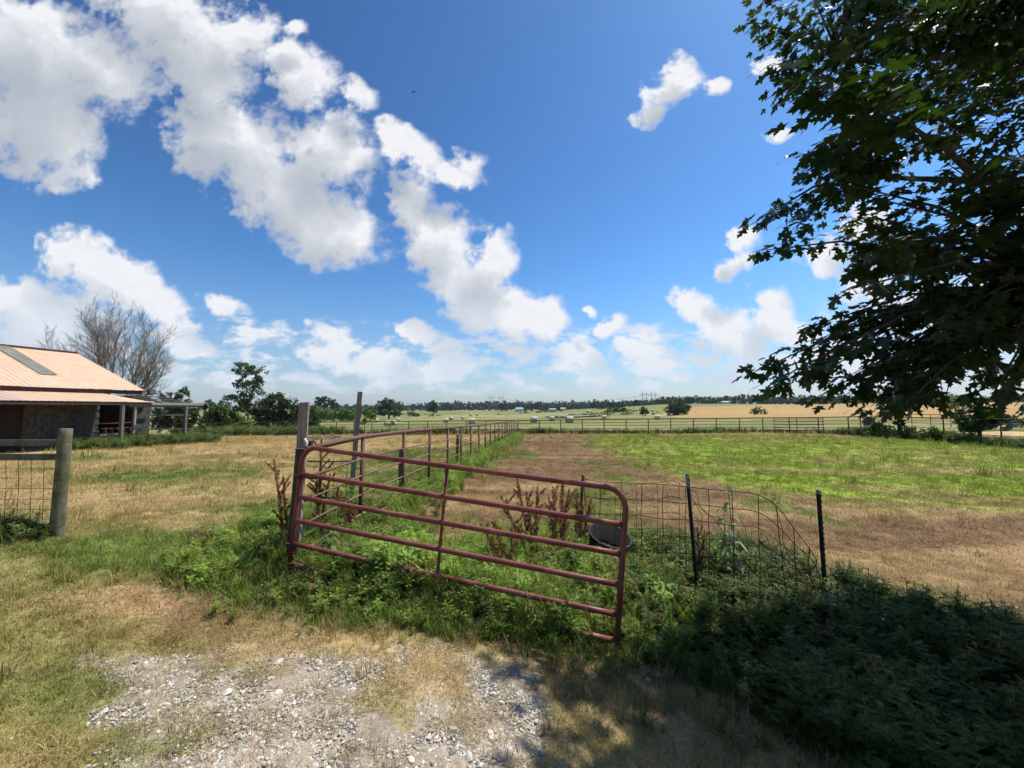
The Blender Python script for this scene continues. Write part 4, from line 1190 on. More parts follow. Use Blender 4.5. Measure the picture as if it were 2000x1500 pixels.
    for t in (-8, -6, -4, -2, 0, 1.9, 3.0):
        mb = MB(); mb.beam(B(t, .1, 2.42), B(t, 2.0, 1.97), .045, .12); mb.build('rafter', M_lumber, root)
    for t, m in ((-.13, M_lumber), (3.0, M_lumber), (-6.5, M_lumber)):
        q = B(t, 2.0, 0); mb = MB(); mb.beam((q.x, q.y, g1(q.x, q.y) - .3), (q.x, q.y, 1.92), .14, .14, (0, 1, 0)); mb.build('awning_post', m, root)
    q = B(1.15, .75, 0); mb = MB(); mb.beam((q.x, q.y, -.6), (q.x + .05, q.y, 2.2), .11, .11, (0, 1, 0)); mb.build('awning_post', M_pale, root)
    # block wall, one block at a time
    bw, bh = .40, .20
    me = MB(); me.box((0, 0, 0), (bw - .012, .19, bh - .012)); bm = me.mesh('block', M_block)
    ang = math.atan2(A.y, A.x)
    zb = -.75
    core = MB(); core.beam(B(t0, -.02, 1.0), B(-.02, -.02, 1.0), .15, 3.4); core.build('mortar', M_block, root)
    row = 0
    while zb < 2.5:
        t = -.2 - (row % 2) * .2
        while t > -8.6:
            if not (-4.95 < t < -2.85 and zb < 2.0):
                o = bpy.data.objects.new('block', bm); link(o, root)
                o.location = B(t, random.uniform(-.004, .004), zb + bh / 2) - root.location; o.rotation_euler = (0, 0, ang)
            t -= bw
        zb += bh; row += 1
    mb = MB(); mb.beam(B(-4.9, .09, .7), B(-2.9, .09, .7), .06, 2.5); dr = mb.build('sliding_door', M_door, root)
    mb = MB(); mb.beam(B(-2.86, .11, .75), B(-2.82, .11, .75), .05, 2.6); mb.build('door_jamb', M_trim, dr)
    mb = MB(); mb.beam(B(-1.18, .115, .75), B(-1.11, .115, .75), .05, 2.4); mb.build('drain_pipe', M_in, root)
    # open bay to the right of the block wall
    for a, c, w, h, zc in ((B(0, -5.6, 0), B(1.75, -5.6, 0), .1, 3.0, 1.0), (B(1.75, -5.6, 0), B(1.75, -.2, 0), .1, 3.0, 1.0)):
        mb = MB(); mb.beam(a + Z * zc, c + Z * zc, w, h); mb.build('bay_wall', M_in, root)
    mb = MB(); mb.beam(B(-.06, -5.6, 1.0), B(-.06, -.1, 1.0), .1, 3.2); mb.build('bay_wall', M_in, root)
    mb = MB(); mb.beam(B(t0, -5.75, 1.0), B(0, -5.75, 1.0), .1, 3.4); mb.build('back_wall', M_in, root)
    mb = MB(); mb.beam(B(.02, .03, 2.05), B(1.8, .03, 2.05), .05, .16); mb.build('lintel', M_pale, root)
    mb = MB(); mb.beam(B(1.5, .06, 1.0), B(2.35, .06, 1.0), .05, 2.9); mb.build('end_sheet', M_block, root)
    mb = MB(); mb.beam(B(2.0, .4, 2.72), B(2.3, .4, 2.72), .3, .32); mb.build('vent_box', M_lumber, root)
    mb = MB(); mb.beam(B(.05, .08, .28), B(1.25, .08, .33), .05, .10); mb.build('kick_board', M_pale, root)
    for z in (.62, .9):
        mb = MB(); mb.tube([B(-.02, .2, z), B(1.5, .2, z + .02)], .02, 6); mb.build('panel_rail', M_redpipe, root, True)
    for k in range(5):
        mb = MB(); mb.tube([B(.2 + .28 * k, .2, .64), B(.34 + .28 * k, .2, .1)], .016, 6); mb.build('panel_strut', M_redpipe, root, True)
    for z in (.5, 1.35):
        mb = MB(); mb.beam(B(1.6, .3, z), B(3.9, 1.2, z - .05), .04, .09); mb.build('side_rail', M_lumber, root)
barn()

# ------------------------------------------------------------------ trees
M_bark = simple('grey_bark', (.075, .062, .05), (.14, .115, .095), 9.0, .95, bmp=.5, stretch=(1, 1, .3))
M_dead = simple('dead_grey_wood', (.15, .135, .12), (.24, .215, .195), 6.0, .9, bmp=0)
M_leafA = leafmat('tree_leaf_mid', (.045, .085, .022), (.10, .15, .04), .28, .55)
M_leafB = leafmat('tree_leaf_dark', (.030, .058, .020), (.062, .10, .032), .22, .6)
M_leafC = leafmat('tree_leaf_light', (.09, .15, .028), (.16, .23, .05), .32, .55)
M_leafD = leafmat('tree_leaf_bluish', (.028, .050, .025), (.055, .082, .04), .22, .6)

def clump_leaves(blobs, n, size, flat=.0, shell=.55):
    """n small leaf faces spread through overlapping uneven blobs; blobs are (x, y, z, rx, ry, rz)"""
    B_ = np.array(blobs, float); vol = B_[:, 3] * B_[:, 4] * B_[:, 5]
    k = rng.choice(len(B_), n, p=vol / vol.sum())
    # sub-clumps in each blob give the crown its light and dark patches
    d = rng.normal(size=(n, 3)); d /= np.linalg.norm(d, axis=1)[:, None]
    ns = 26
    sub = rng.normal(size=(len(B_), ns, 3)); sub /= np.linalg.norm(sub, axis=2)[:, :, None]; sub *= rng.uniform(.45, 1.0, (len(B_), ns, 1))
    c = sub[k, rng.integers(0, ns, n)]
    p = c + d * (rng.random(n) ** .5)[:, None] * .30
    P = B_[k, :3] + p * B_[k, 3:6]
    nrm = rng.normal(size=(n, 3)) + d * .8 + np.array((0, 0, .7)); nrm /= np.linalg.norm(nrm, axis=1)[:, None]
    t = np.cross(nrm, rng.normal(size=(n, 3))); t /= np.linalg.norm(t, axis=1)[:, None] + 1e-9
    b = np.cross(nrm, t); s = (size * rng.uniform(.6, 1.4, n))[:, None]
    V = np.stack([P - t * s, P + b * s * .55 + nrm * s * .15, P + t * s, P - b * s * .55 + nrm * s * .15], 1).reshape(-1, 3)
    return V, np.arange(n * 4).reshape(-1, 4)
def tree(name, base, blobs, n, size, m, label, cat='tree', group=None, trunk=.12, limbs=6, stem_to=None):
    """blobs relative to the base"""
    base = Vector(base)
    t = thing(name, base, label, cat, group)
    V, Fq = clump_leaves(blobs, n, size)
    link(bpy.data.objects.new('crown', np_mesh('crown', V, Fq, m)), t)
    b = MB(); zt = stem_to if stem_to else min(q[2] for q in blobs) + .3
    top = Vector((0, 0, zt)); b.tube([(0, 0, -.4), (random.uniform(-.05, .05) * zt, 0, zt * .5), top], [trunk * 1.25, trunk, trunk * .75], 8)
    for q in sorted(blobs, key=lambda q: -q[3] * q[5])[:limbs]:
        e = Vector(q[:3]); s = top * random.uniform(.75, 1.0); mid = s.lerp(e, .5) + Vector((0, 0, .1 * (e - s).length))
        b.tube([s, mid, e], [trunk * .6, trunk * .38, trunk * .14], 6)
    b.build('trunk', M_bark, t, True, off=(0, 0, 0))
    return t
def pblobs(base, lst, d, depth=.8):
    """crown blobs from pixel centre and half sizes at distance d, relative to base"""
    out = []
    for (px, py, rx, ry) in lst:
        p = at(px, py, d); out.append((p.x - base[0], random.uniform(-.3, .3) * rx * d / F * depth, p.z - base[2], rx * d / F, rx * d / F * depth, ry * d / F))
    return out
def ptree(name, px, d, lst, n, size, m, label, **kw):
    p = at(px, 800, d); b = Vector((p.x, p.y, g1(p.x, p.y)))
    return tree(name, b, pblobs(b, lst, d), n, size, m, label, **kw)

# trees and bushes beyond the yard fence, from the barn to the tall posts
ptree('young_tree', 484, 47, [(476, 722, 18, 17), (497, 730, 18, 20), (470, 750, 14, 14), (492, 752, 22, 14), (480, 775, 18, 12), (455, 778, 16, 9), (500, 765, 14, 12), (475, 795, 20, 16)], 2600, .16, M_leafA, 'slender young tree rising highest left of the gate posts', trunk=.11)
ptree('bushy_tree', 545, 49, [(530, 800, 32, 30), (560, 800, 30, 30), (545, 785, 30, 18), (578, 808, 18, 30), (515, 815, 26, 26), (560, 825, 34, 22), (530, 828, 34, 20)], 6500, .17, M_leafB, 'wide dark bushy tree directly left of the tall grey post', trunk=.2)
ptree('cedar_tree', 611, 50, [(611, 815, 12, 14), (610, 800, 8, 10), (613, 825, 14, 10)], 1000, .13, M_leafB, 'small dark cedar right of the tall grey post', trunk=.1)
ptree('bushy_tree', 425, 50, [(420, 797, 24, 18), (435, 810, 28, 24), (405, 818, 24, 26), (455, 818, 24, 26), (430, 828, 34, 20)], 4600, .17, M_leafA, 'rounded mid-green bushy tree between barn frame and young tree', trunk=.16)
ptree('leafy_tree', 345, 44, [(325, 775, 16, 13), (350, 768, 16, 14), (340, 790, 24, 16), (360, 795, 22, 18), (330, 815, 26, 22), (375, 812, 22, 24), (350, 835, 28, 18), (310, 820, 16, 24)], 4200, .16, M_leafB, 'dark tree showing through and over the barn lean-to frame', trunk=.2)
ptree('leafy_bush', 480, 45.5, [(480, 835, 24, 13), (460, 838, 18, 12), (500, 840, 14, 10)], 1300, .14, M_leafC, 'light green bush growing over the left fence', trunk=.06)
ptree('leafy_bush', 425, 45.5, [(415, 838, 22, 14), (440, 840, 18, 12), (396, 842, 14, 12)], 1300, .14, M_leafA, 'dusty green bush behind the left fence by the barn', trunk=.06)
ptree('sapling', 712, 45, [(716, 802, 9, 9), (722, 815, 15, 8), (710, 824, 10, 6), (728, 806, 8, 8)], 420, .15, M_leafC, 'feathery sapling just behind the fence right of the thin post', trunk=.05)
# middle distance
ptree('open_tree', 632, 190, [(622, 782, 10, 6), (636, 780, 13, 6), (648, 786, 10, 6), (630, 790, 14, 5), (655, 792, 10, 6)], 1300, .5, M_leafD, 'flat-topped open tree beyond the hay field', trunk=.3)
ptree('round_tree', 760, 185, [(760, 790, 20, 14), (770, 797, 16, 15), (748, 800, 16, 14), (762, 806, 22, 10), (757, 783, 14, 8)], 2600, .45, M_leafB, 'big round dark tree in the hay field', trunk=.4)
ptree('lone_tree', 846, 245, [(846, 792, 11, 9), (841, 799, 10, 6), (852, 799, 9, 6), (847, 786, 7, 6)], 1500, .45, M_leafB, 'lone upright tree in the hay field with clear trunk', trunk=.35)
ptree('shrub', 806, 235, [(803, 808, 9, 6), (812, 810, 8, 5)], 500, .45, M_leafA, 'low shrub between the round tree and the lone tree', trunk=.15)
ptree('round_bush', 1322, 150, [(1322, 797, 22, 13), (1312, 802, 16, 10), (1334, 800, 14, 12), (1326, 788, 16, 9)], 2600, .36, M_leafB, 'large round dark bush at the edge of the tan field', trunk=.3)
ptree('round_bush', 1260, 155, [(1260, 805, 9, 6), (1256, 800, 6, 6)], 500, .34, M_leafA, 'small round bush below the nearer pylons', trunk=.15)
ptree('round_bush', 1205, 200, [(1196, 803, 14, 8), (1212, 799, 13, 11), (1186, 806, 9, 5)], 1300, .42, M_leafA, 'spreading green bush beyond the right hay bales', trunk=.2)
ptree('small_tree', 1479, 118, [(1474, 805, 9, 6), (1487, 804, 9, 6), (1480, 800, 9, 6)], 650, .24, M_leafC, 'small light green tree in front of the tan field', trunk=.12)
ptree('leafy_tree', 1866, 68, [(1850, 782, 18, 10), (1875, 780, 22, 12), (1890, 790, 16, 12), (1860, 792, 20, 9)], 1700, .17, M_leafC, 'sunlit light green tree behind the right fence', trunk=.14)
ptree('leafy_bush', 1725, 29.5, [(1715, 842, 22, 16), (1740, 845, 20, 14), (1700, 850, 12, 10)], 1700, .10, M_leafA, 'rounded bush on the right fence by the corner post', trunk=.05)
ptree('leafy_bush', 1770, 28, [(1765, 844, 16, 14), (1782, 848, 14, 12)], 1100, .10, M_leafD, 'bluish bush on the right fence, left of the leaning post', trunk=.05)
ptree('leafy_bush', 1825, 26, [(1820, 848, 20, 14), (1845, 852, 18, 12), (1860, 855, 12, 12)], 1500, .095, M_leafC, 'light bush on the right fence, nearer than the bluish bush', trunk=.05)
ptree('fence_tree', 1911, 24, [(1905, 810, 30, 16), (1885, 825, 18, 14), (1930, 815, 26, 20), (1905, 832, 22, 12), (1955, 825, 24, 16), (1890, 842, 14, 8)], 3600, .10, M_leafB, 'small dark tree with a pale split trunk on the right fence', trunk=.10, stem_to=1.0)
# groves near the far house
ptree('grove_tree', 990, 425, [(985, 793, 13, 9), (978, 797, 8, 6)], 900, .8, M_leafB, 'dark broad tree left of the far white house', trunk=.5)
ptree('grove_tree', 1008, 430, [(1008, 791, 12, 9), (1016, 795, 8, 7)], 900, .8, M_leafB, 'dark broad tree rising directly behind the far white house', trunk=.5)
ptree('grove_tree', 1040, 430, [(1037, 793, 11, 9), (1048, 791, 12, 9), (1027, 797, 8, 6)], 1100, .8, M_leafB, 'dark broad tree right of the far white house', trunk=.5)

# distant woods: masses of trees too far to tell apart
def woods(name, spans, d, n, size, m, label, jit=25):
    V, Fq = [], []; off = 0
    bl = []
    for (x0, x1, top, bot) in spans:
        x = x0
        while x < x1:
            w = random.uniform(5, 11); tp = top + random.uniform(-3, 3); dd = d + random.uniform(-jit, jit)
            p = at(x, (tp + bot) / 2, dd); g = g1(p.x, p.y); zt = at(x, tp, dd).z
            zt = max(zt, g + 4.0)
            bl.append((p.x, p.y, (g + zt) / 2 + .2, w * dd / F, w * dd / F, (zt - g) / 2 + .6)); x += w * .75
    V, Fq = clump_leaves(bl, n, size)
    o = bpy.data.objects.new(name, np_mesh(name, V, Fq, m)); COL.objects.link(o); tag(o, label, 'woods', kind='stuff')
woods('distant_woods', [(-200, 330, 800, 812), (590, 740, 797, 812)], 240, 9000, .8, M_leafD, 'belt of trees behind the corn beyond the hay field')
woods('distant_woods', [(650, 900, 791, 804), (860, 1290, 786, 804)], 620, 16000, 1.7, M_leafD, 'long far tree line across the middle of the horizon', 60)
woods('distant_woods', [(1160, 1310, 785, 803), (1290, 1420, 777, 797), (1420, 1500, 773, 794), (1500, 2500, 775, 791)], 330, 26000, 1.0, M_leafB, 'dark tree line along the top of the tan field')
woods('distant_woods', [(1055, 1150, 793, 804)], 430, 2200, 1.0, M_leafD, 'low tree line right of the far house')
woods('corn', [(612, 700, 809.5, 815)], 165, 3600, .55, M_leafC, 'strip of standing green corn beyond the hay field', 6)
# rough strip of brush between meadow and woods
def brush():
    bl = []
    for (x0, x1, y, d, rx, ry, k) in ((1060, 1340, 810, 175, 9, 2.6, 36), (1180, 1330, 806, 210, 9, 3, 24), (610, 700, 819, 150, 7, 2.5, 14), (700, 860, 812, 270, 8, 3, 18), (1020, 1100, 806, 330, 8, 2.2, 12)):
        for i in range(k):
            x = random.uniform(x0, x1); dd = d * random.uniform(.9, 1.1); p = at(x, y, dd); g = g1(p.x, p.y)
            r = rx * random.uniform(.5, 1.3) * dd / F; bl.append((p.x, p.y, g + .15, r, r, ry * random.uniform(.4, 1.2) * dd / F + .15))
    V, Fq = clump_leaves(bl, 5200, .42)
    o = bpy.data.objects.new('brush', np_mesh('brush', V, Fq, M_leafA)); COL.objects.link(o); tag(o, 'low brush round the pond and field edges', 'brush', kind='stuff')
brush()

# bare dead trees behind the barn
def bare_tree(px, d, specs, label, r0):
    p = at(px, 800, d); base = Vector((p.x, p.y, g1(p.x, p.y)))
    t = thing('bare_tree', base, label, 'tree')
    tr = MB(); br = MB(); tw = MB()
    def grow(p, dr, L, r, lev):
        pts = [p]; rad = [r]; q = p.copy(); dv = dr.normalized(); n = 5 if lev < 2 else 4
        for i in range(n):
            dv = (dv + Vector((random.gauss(0, .10), random.gauss(0, .10), random.gauss(0, .06) + (.02 if lev else .03)))).normalized()
            q = q + dv * (L / n); pts.append(q.copy()); rad.append(r * (1 - .72 * (i + 1) / n) if lev else r * (1 - .45 * (i + 1) / n))
        (tr if lev == 0 else br if lev < 3 else tw).tube(pts, [max(x, .008) for x in rad], 7 if lev < 2 else 4 if lev < 3 else 3, caps=False)
        if lev >= 4: return
        k = (0, 9, 8, 6)[lev] if lev else 0
        for i in range(k):
            f = .22 + .76 * (i + random.random() * .7) / k; s = min(int(f * n), n - 1); o = pts[s].lerp(pts[s + 1], f * n - s)
            a = random.uniform(0, 6.283); ax = dv.orthogonal().normalized(); sd = Matrix.Rotation(a, 3, dv) @ ax
            nd = (dv * .88 + sd * random.uniform(.35, .68) + Vector((0, 0, .20))).normalized()
            grow(o, nd, L * random.uniform(.34, .52) * (1.08 - .3 * f), max(r * (1 - .7 * f) * .5, .009), lev + 1)
    for (bx, h0, tips) in specs:
        o = at(bx, 800, d); fork = Vector((o.x, o.y, base.z + h0))
        tr.tube([Vector((o.x, o.y, base.z - .4)), Vector((o.x, o.y, base.z + h0 * .5)), fork], [r0 * 1.3, r0 * 1.05, r0], 9, caps=False)
        for (tx, ty, dy) in tips:
            e = at(tx, ty, d + dy); v = e - fork; grow(fork - Vector((0, 0, random.uniform(0, .9))), v, v.length * .80, r0 * .42, 1)
    tr.build('trunk', M_dead, t, True); br.build('branches', M_dead, t, True); tw.build('twigs', M_dead, t)['kind'] = 'stuff'
random.seed(21)
bare_tree(205, 40, [(208, 3.6, [(92, 652, 0), (132, 628, 1), (135, 605, -1), (165, 588, 1), (188, 598, 0), (215, 592, -1), (240, 606, 1), (110, 690, 1), (200, 620, 2)])], 'wide bare dead tree behind the barn roof', .26)
bare_tree(256, 39, [(256, 2.9, [(232, 620, 0), (262, 606, 1), (285, 612, -1), (312, 628, 0), (328, 668, 1), (342, 690, 0), (300, 640, 2), (318, 720, 0), (240, 650, 1)])], 'bare dead tree at the right end of the barn roof', .22)

# ------------------------------------------------------------------ hay bales
M_bale, N, bs = mat('net_wrapped_hay')
_f = N.noise(N.vmath('MULTIPLY', opos(N), (2.0, 9.0, 9.0)), 3.0, 4, .6)
N.put(bs.inputs['Base Color'], N.mix(N.ramp(_f, .3, .7), (.36, .37, .24), (.52, .52, .38))); bs.inputs['Roughness'].default_value = .8
bump(N, bs, _f, .5, .03)
M_baleend = simple('cut_hay_end', (.22, .20, .10), (.34, .30, .16), 6.0, .95, bmp=.5)
def bale_mesh():
    n = 28; R0 = .75; Wd = .76; prof = [(R0 - .05, -Wd), (R0, -Wd + .07), (R0 * 1.01, 0), (R0, Wd - .07), (R0 - .05, Wd)]
    vs = []; fs = []
    for (r, x) in prof:
        for k in range(n): 
            a = 2 * math.pi * k / n; z = r * math.sin(a); vs.append((x, r * math.cos(a) * 1.02, max(z, -R0 + .06) + R0 - .06))
    for i in range(len(prof) - 1):
        for k in range(n): fs.append((i * n + k, i * n + (k + 1) % n, (i + 1) * n + (k + 1) % n, (i + 1) * n + k))
    b = MB(); b.add(vs, fs); body = b.mesh('wrap', M_bale, True)
    b = MB(); 
    for s in (-1, 1):
        for (r0, r1, dx) in ((R0 - .05, .40, .02), (.40, 0.02, .03)):
            vs = []
            for r, o in ((r0, 0 if r0 > .5 else .02), (r1, dx)):
                for k in range(n):
                    a = 2 * math.pi * k / n; vs.append((s * (Wd + o), r * math.cos(a) * 1.02, max(r * math.sin(a), -R0 + .06) + R0 - .06))
            b.add(vs, [(k, (k + 1) % n, n + (k + 1) % n, n + k) for k in range(n)])
    return body, b.mesh('end_face', M_baleend, True)
_bm, _em = bale_mesh()
BALES = [ # pixel x, pixel y of the foot, height in pixels, turn, label
 (735, 823, 7.5, 20, 'hay bale partly hidden behind the feathery sapling'),
 (757, 830, 10.2, 30, 'left bale of the touching pair below the round dark tree'),
 (769, 829.5, 9.6, 75, 'right bale of the touching pair below the round dark tree'),
 (778, 821, 7.2, 15, 'hay bale at the right foot of the round dark tree'),
 (870.5, 824, 8.2, 10, 'hay bale left of and below the lone upright tree, nearest of its group'),
 (881, 819, 6.2, 25, 'second small bale right of the lone upright tree'),
 (904.5, 818, 5.6, 15, 'small bale midway between the lone tree and the large left bale'),
 (921.5, 828, 12.3, 5, 'large hay bale rising just above the divider fence'),
 (920, 813.5, 4.3, 30, 'tiny bale in line above the large left bale, lower of two'),
 (920.5, 811, 3.9, 0, 'tiny bale in line above the large left bale, upper of two'),
 (931.5, 809.5, 4.2, 15, 'tiny far bale right above the large left bale'),
 (975, 810, 3.8, 40, 'tiny far bale below the left pair of pylons'),
 (1018, 807.5, 3.6, 10, 'tiny far bale in front of the far white house'),
 (1043, 825, 12.4, 0, 'large hay bale right of the fence corner, leftmost of three in a row'),
 (1078, 822, 9.4, -5, 'middle hay bale of the three right of the fence corner'),
 (1112.5, 825, 12.8, 5, 'large hay bale right of the fence corner, rightmost of three in a row'),
 (1149, 815, 5.0, 0, 'small greyish bale by the pond'),
 (1180, 820, 9.0, -10, 'hay bale between the pond and the right bushes'),
 (1284, 820, 9.0, -15, 'hay bale farthest right, below the large round bush'),
]
for (px, fy, h, rz, lab) in BALES:
    d = 1.44 * F / h; p = at(px, fy, d)
    t = thing('hay_bale', (p.x, p.y, g1(p.x, p.y) - .03), lab, 'hay bale', 'round hay bales in the meadow')
    t.rotation_euler = (0, 0, R(rz))
    link(bpy.data.objects.new('wrap', _bm), t)
    link(bpy.data.objects.new('end_face', _em), t)

# ------------------------------------------------------------------ pylons, pole, wires
M_pole = simple('pylon_steel', (.16, .15, .14), (.24, .23, .22), 2.0, .7, bmp=0)
TOPS = {}
def pylon(px, d, top, w, label):
    p = at(px, 800, d); z = g1(p.x, p.y); zt = at(px, top, d).z
    t = thing('pylon', (p.x, p.y, z), label, 'pylon', 'H-frame pylons on the horizon')
    for s in (-1, 1):
        b = MB(); b.tube([(p.x + s * w / 2, p.y, z - .5), (p.x + s * w / 2, p.y, zt)], [.26, .17], 6); b.build('pole', M_pole, t)
    b = MB(); b.beam((p.x - w * 1.05, p.y, zt - 2.6), (p.x + w * 1.05, p.y, zt - 2.6), .28, .34); ca = b.build('crossarm', M_pole, t)
    b = MB(); b.beam((p.x - w / 2, p.y, zt - 4.5), (p.x + w / 2, p.y, zt - 9.5), .16, .16); b.build('brace', M_pole, t)
    b = MB(); b.beam((p.x + w / 2, p.y, zt - 4.5), (p.x - w / 2, p.y, zt - 9.5), .16, .16); b.build('brace', M_pole, t)
    for s in (-1, 0, 1):
        b = MB(); b.tube([(p.x + s * w, p.y, zt - 2.7), (p.x + s * w, p.y, zt - 4.0)], .12, 5); b.build('insulator', M_pole, ca)
    TOPS[label] = [Vector((p.x + s * w, p.y, zt - 4.0)) for s in (-1, 0, 1)]
pylon(959.5, 470, 772, 4.0, 'H-frame pylon left of the pair above the far house')
pylon(978.5, 470, 772.5, 4.0, 'H-frame pylon right of the pair above the far house')
pylon(1259.5, 330, 764, 3.2, 'larger H-frame pylon, left of the pair on the right')
pylon(1276.5, 325, 765, 3.2, 'larger H-frame pylon, right of the pair on the right')
pylon(796.5, 900, 786, 5.5, 'faint far pylon right of the round tree, left of two')
pylon(812.5, 900, 785, 5.5, 'faint far pylon right of the round tree, right of two')
def lines(a, ends, label, sag):
    t = thing('power_line', a[0], label, 'power line')
    for p, e in zip(a, ends):
        b = MB(); b.tube([p.lerp(e, f) - Vector((0, 0, 4 * sag * f * (1 - f))) for f in np.linspace(0, 1, 14)], .035, 4); b.build('wire', M_pole, t)
ks = list(TOPS)
lines(TOPS[ks[3]], [v + Vector((260, -60, 1)) for v in TOPS[ks[3]]], 'power line leaving the nearer pylons to the right', 5)
lines(TOPS[ks[2]], TOPS[ks[1]], 'power line joining the two pairs of pylons', 5)
p = at(1841, 790, 95); z = g1(p.x, p.y)
t = thing('utility_pole', (p.x, p.y, z), 'grey wooden utility pole seen through the maple leaves', 'pole')
b = MB(); b.tube([(p.x, p.y, z - .5), (p.x, p.y, at(1841, 742, 95).z)], [.16, .11], 8); b.build('shaft', M_wood, t, True)
b = MB(); zt = at(1841, 748, 95).z; b.beam((p.x - 1.1, p.y, zt), (p.x + 1.1, p.y, zt), .1, .12); b.build('crossarm', M_wood, t)

# ------------------------------------------------------------------ far buildings
M_wht = simple('white_siding', (.62, .63, .64), (.74, .75, .76), .6, .7, bmp=0)
M_bluroof = simple('blue_grey_roof', (.22, .26, .33), (.30, .35, .42), .5, .6, bmp=0)
M_pane = simple('dark_pane', (.02, .025, .03), (.035, .04, .05), 1, .2, bmp=0)
def house(px, d, w, dep, h, rise, label, name='house', cat='house', roof=None, win=4):
    p = at(px, 803, d); z = g1(p.x, p.y); t = thing(name, (p.x, p.y, z), label, cat)
    x0, x1, y0, y1 = p.x - w / 2, p.x + w / 2, p.y, p.y + dep
    b = MB(); b.box((p.x, p.y + dep / 2, z + h / 2 - .3), (w, dep, h + .6)); wl = b.build('wall', M_wht, t)
    b = MB(); e = .4
    vs = [(x0 - e, y0 - e, z + h), (x1 + e, y0 - e, z + h), (x1 + e, y1 + e, z + h), (x0 - e, y1 + e, z + h), (x0 + w * .08, p.y + dep / 2, z + h + rise), (x1 - w * .08, p.y + dep / 2, z + h + rise)]
    b.add(vs, [(0, 1, 5, 4), (2, 3, 4, 5), (1, 2, 5), (3, 0, 4), (3, 2, 1, 0)]); b.build('roof', roof or M_bluroof, t)
    for k in range(win):
        xx = x0 + w * (k + .5) / win; b = MB(); b.box((xx, y0 - .03, z + h * .55), (w / win * .4, .06, h * .42)); b.build('window' if k != win // 2 else 'door', M_pane, wl)
house(1014.5, 395, 8.5, 8, 2.6, 2.0, 'far white house with blue-grey roof among trees')
house(1080, 400, 7, 4, 1.8, .5, 'low white shed right of the far house', 'shed', 'shed', M_wht, 3)
house(1100, 400, 5, 4, 2.1, .6, 'smaller white shed farther right of the far house', 'shed', 'shed', M_wht, 2)
house(1420, 300, 5, 4, 1.6, .5, 'white shed at the far edge of the tan field', 'shed', 'shed', M_wht, 2)

# ------------------------------------------------------------------ small things
def brush_pile():
    c = on_ground(640, 861); t = thing('brush_pile', c, 'heap of dead grey branches in the yard near the far fence', 'brush pile')
    for k in range(46):
        a = random.uniform(0, 6.28); L = random.uniform(.6, 1.5); o = c + Vector((random.gauss(0, .75), random.gauss(0, .4), random.uniform(.02, .30)))
        e = o + Vector((math.cos(a) * L, math.sin(a) * L * .6, random.uniform(-.1, .35))); b = MB()
        b.tube([o, o.lerp(e, .5) + Vector((0, 0, random.uniform(-.05, .12))), e], [.022, .016, .008], 5); b.build('branch', M_dead, t)
brush_pile()
def bird():
    c = at(809, 179, 42); t = thing('bird', c, 'small dark bird gliding in the blue sky', 'bird')
    M_b = simple('dark_feathers', (.012, .012, .014), (.025, .024, .026), 5, .8, bmp=0)
    b = MB(); d = Vector((.75, -.5, .1)).normalized(); s = Vector((.80, .25, .42)).normalized(); n = d.cross(s)
    b.tube([c - d * .20, c - d * .12, c, c + d * .12, c + d * .17], [.012, .04, .052, .036, .01], 8); b.build('body', M_b, t, True)
    for k in (-1, 1):
        b = MB(); r = c + s * k * .03; m = c + s * k * .22 + n * .03; e = c + s * k * .42 - d * .10
        up = n * .010
        P_ = [r + d * .08, m + d * .09, e, m - d * .07, r - d * .07]
        b.add([p + up for p in P_] + [p - up for p in P_], [(0, 1, 2, 3, 4), (9, 8, 7, 6, 5)] + [(i, i + 5, (i + 1) % 5 + 5, (i + 1) % 5) for i in range(5)]); b.build('wing', M_b, t)
    b = MB(); b.add([c - d * .17 + s * .02, c - d * .34 + s * .07, c - d * .34 - s * .07, c - d * .17 - s * .02, c - d * .17 + n * .012, c - d * .33 + n * .008], [(0, 1, 2, 3), (0, 4, 5, 1), (3, 2, 5, 4)]); b.build('tail', M_b, t)
bird()

# ------------------------------------------------------------------ the maple on the right
random.seed(5); rng = np.random.default_rng(5)
M_maple = leafmat('maple_leaf', (.016, .034, .014), (.036, .064, .020), .28, .42, spec=.3, tcol=(1.8, 2.0, .40))
M_maplebark = simple('maple_bark', (.06, .05, .042), (.11, .095, .08), 12.0, .95, bmp=.6, stretch=(1, 1, .25))
HALF = [(0, -.02), (.07, .02), (.30, -.07), (.22, .10), (.21, .17), (.34, .22), (.58, .40), (.40, .41), (.33, .50), (.17, .42), (.19, .60), (.29, .74), (.15, .76), (0, 1.02)]
LEAF2D = HALF + [(-x, y) for x, y in HALF[-2:0:-1]]
def leaf_arrays():
    V = [(0, .30, .0)] + [(x, y, -.10 * (x * x) * 1.6 - .12 * max(0, y - .3) ** 2 + .05 * abs(x)) for x, y in LEAF2D]
    n = len(LEAF2D)
    Fc = [(0, 1 + i, 1 + (i + 1) % n) for i in range(n)]
    return np.array(V) - np.array((0, 0, 0)), np.array(Fc)
LV, LF = leaf_arrays()
P_CROWN = [(1470, -20), (1500, 20), (1490, 60), (1540, 80), (1510, 120), (1520, 160), (1500, 200), (1570, 215), (1620, 210), (1640, 260), (1560, 295), (1560, 320), (1600, 350), (1580, 385), (1560, 420), (1470, 440), (1465, 490), (1560, 470), (1650, 450), (1660, 520), (1700, 560), (1660, 590), (1620, 640), (1560, 640), (1560, 670), (1640, 690), (1610, 720), (1540, 730), (1450, 735), (1460, 770), (1540, 780), (1620, 800), (1690, 790), (1700, 835), (1740, 850), (1790, 840), (1810, 800), (1850, 780), (1900, 800), (1960, 840), (2080, 850), (3400, 800), (3400, -900), (1500, -900)]
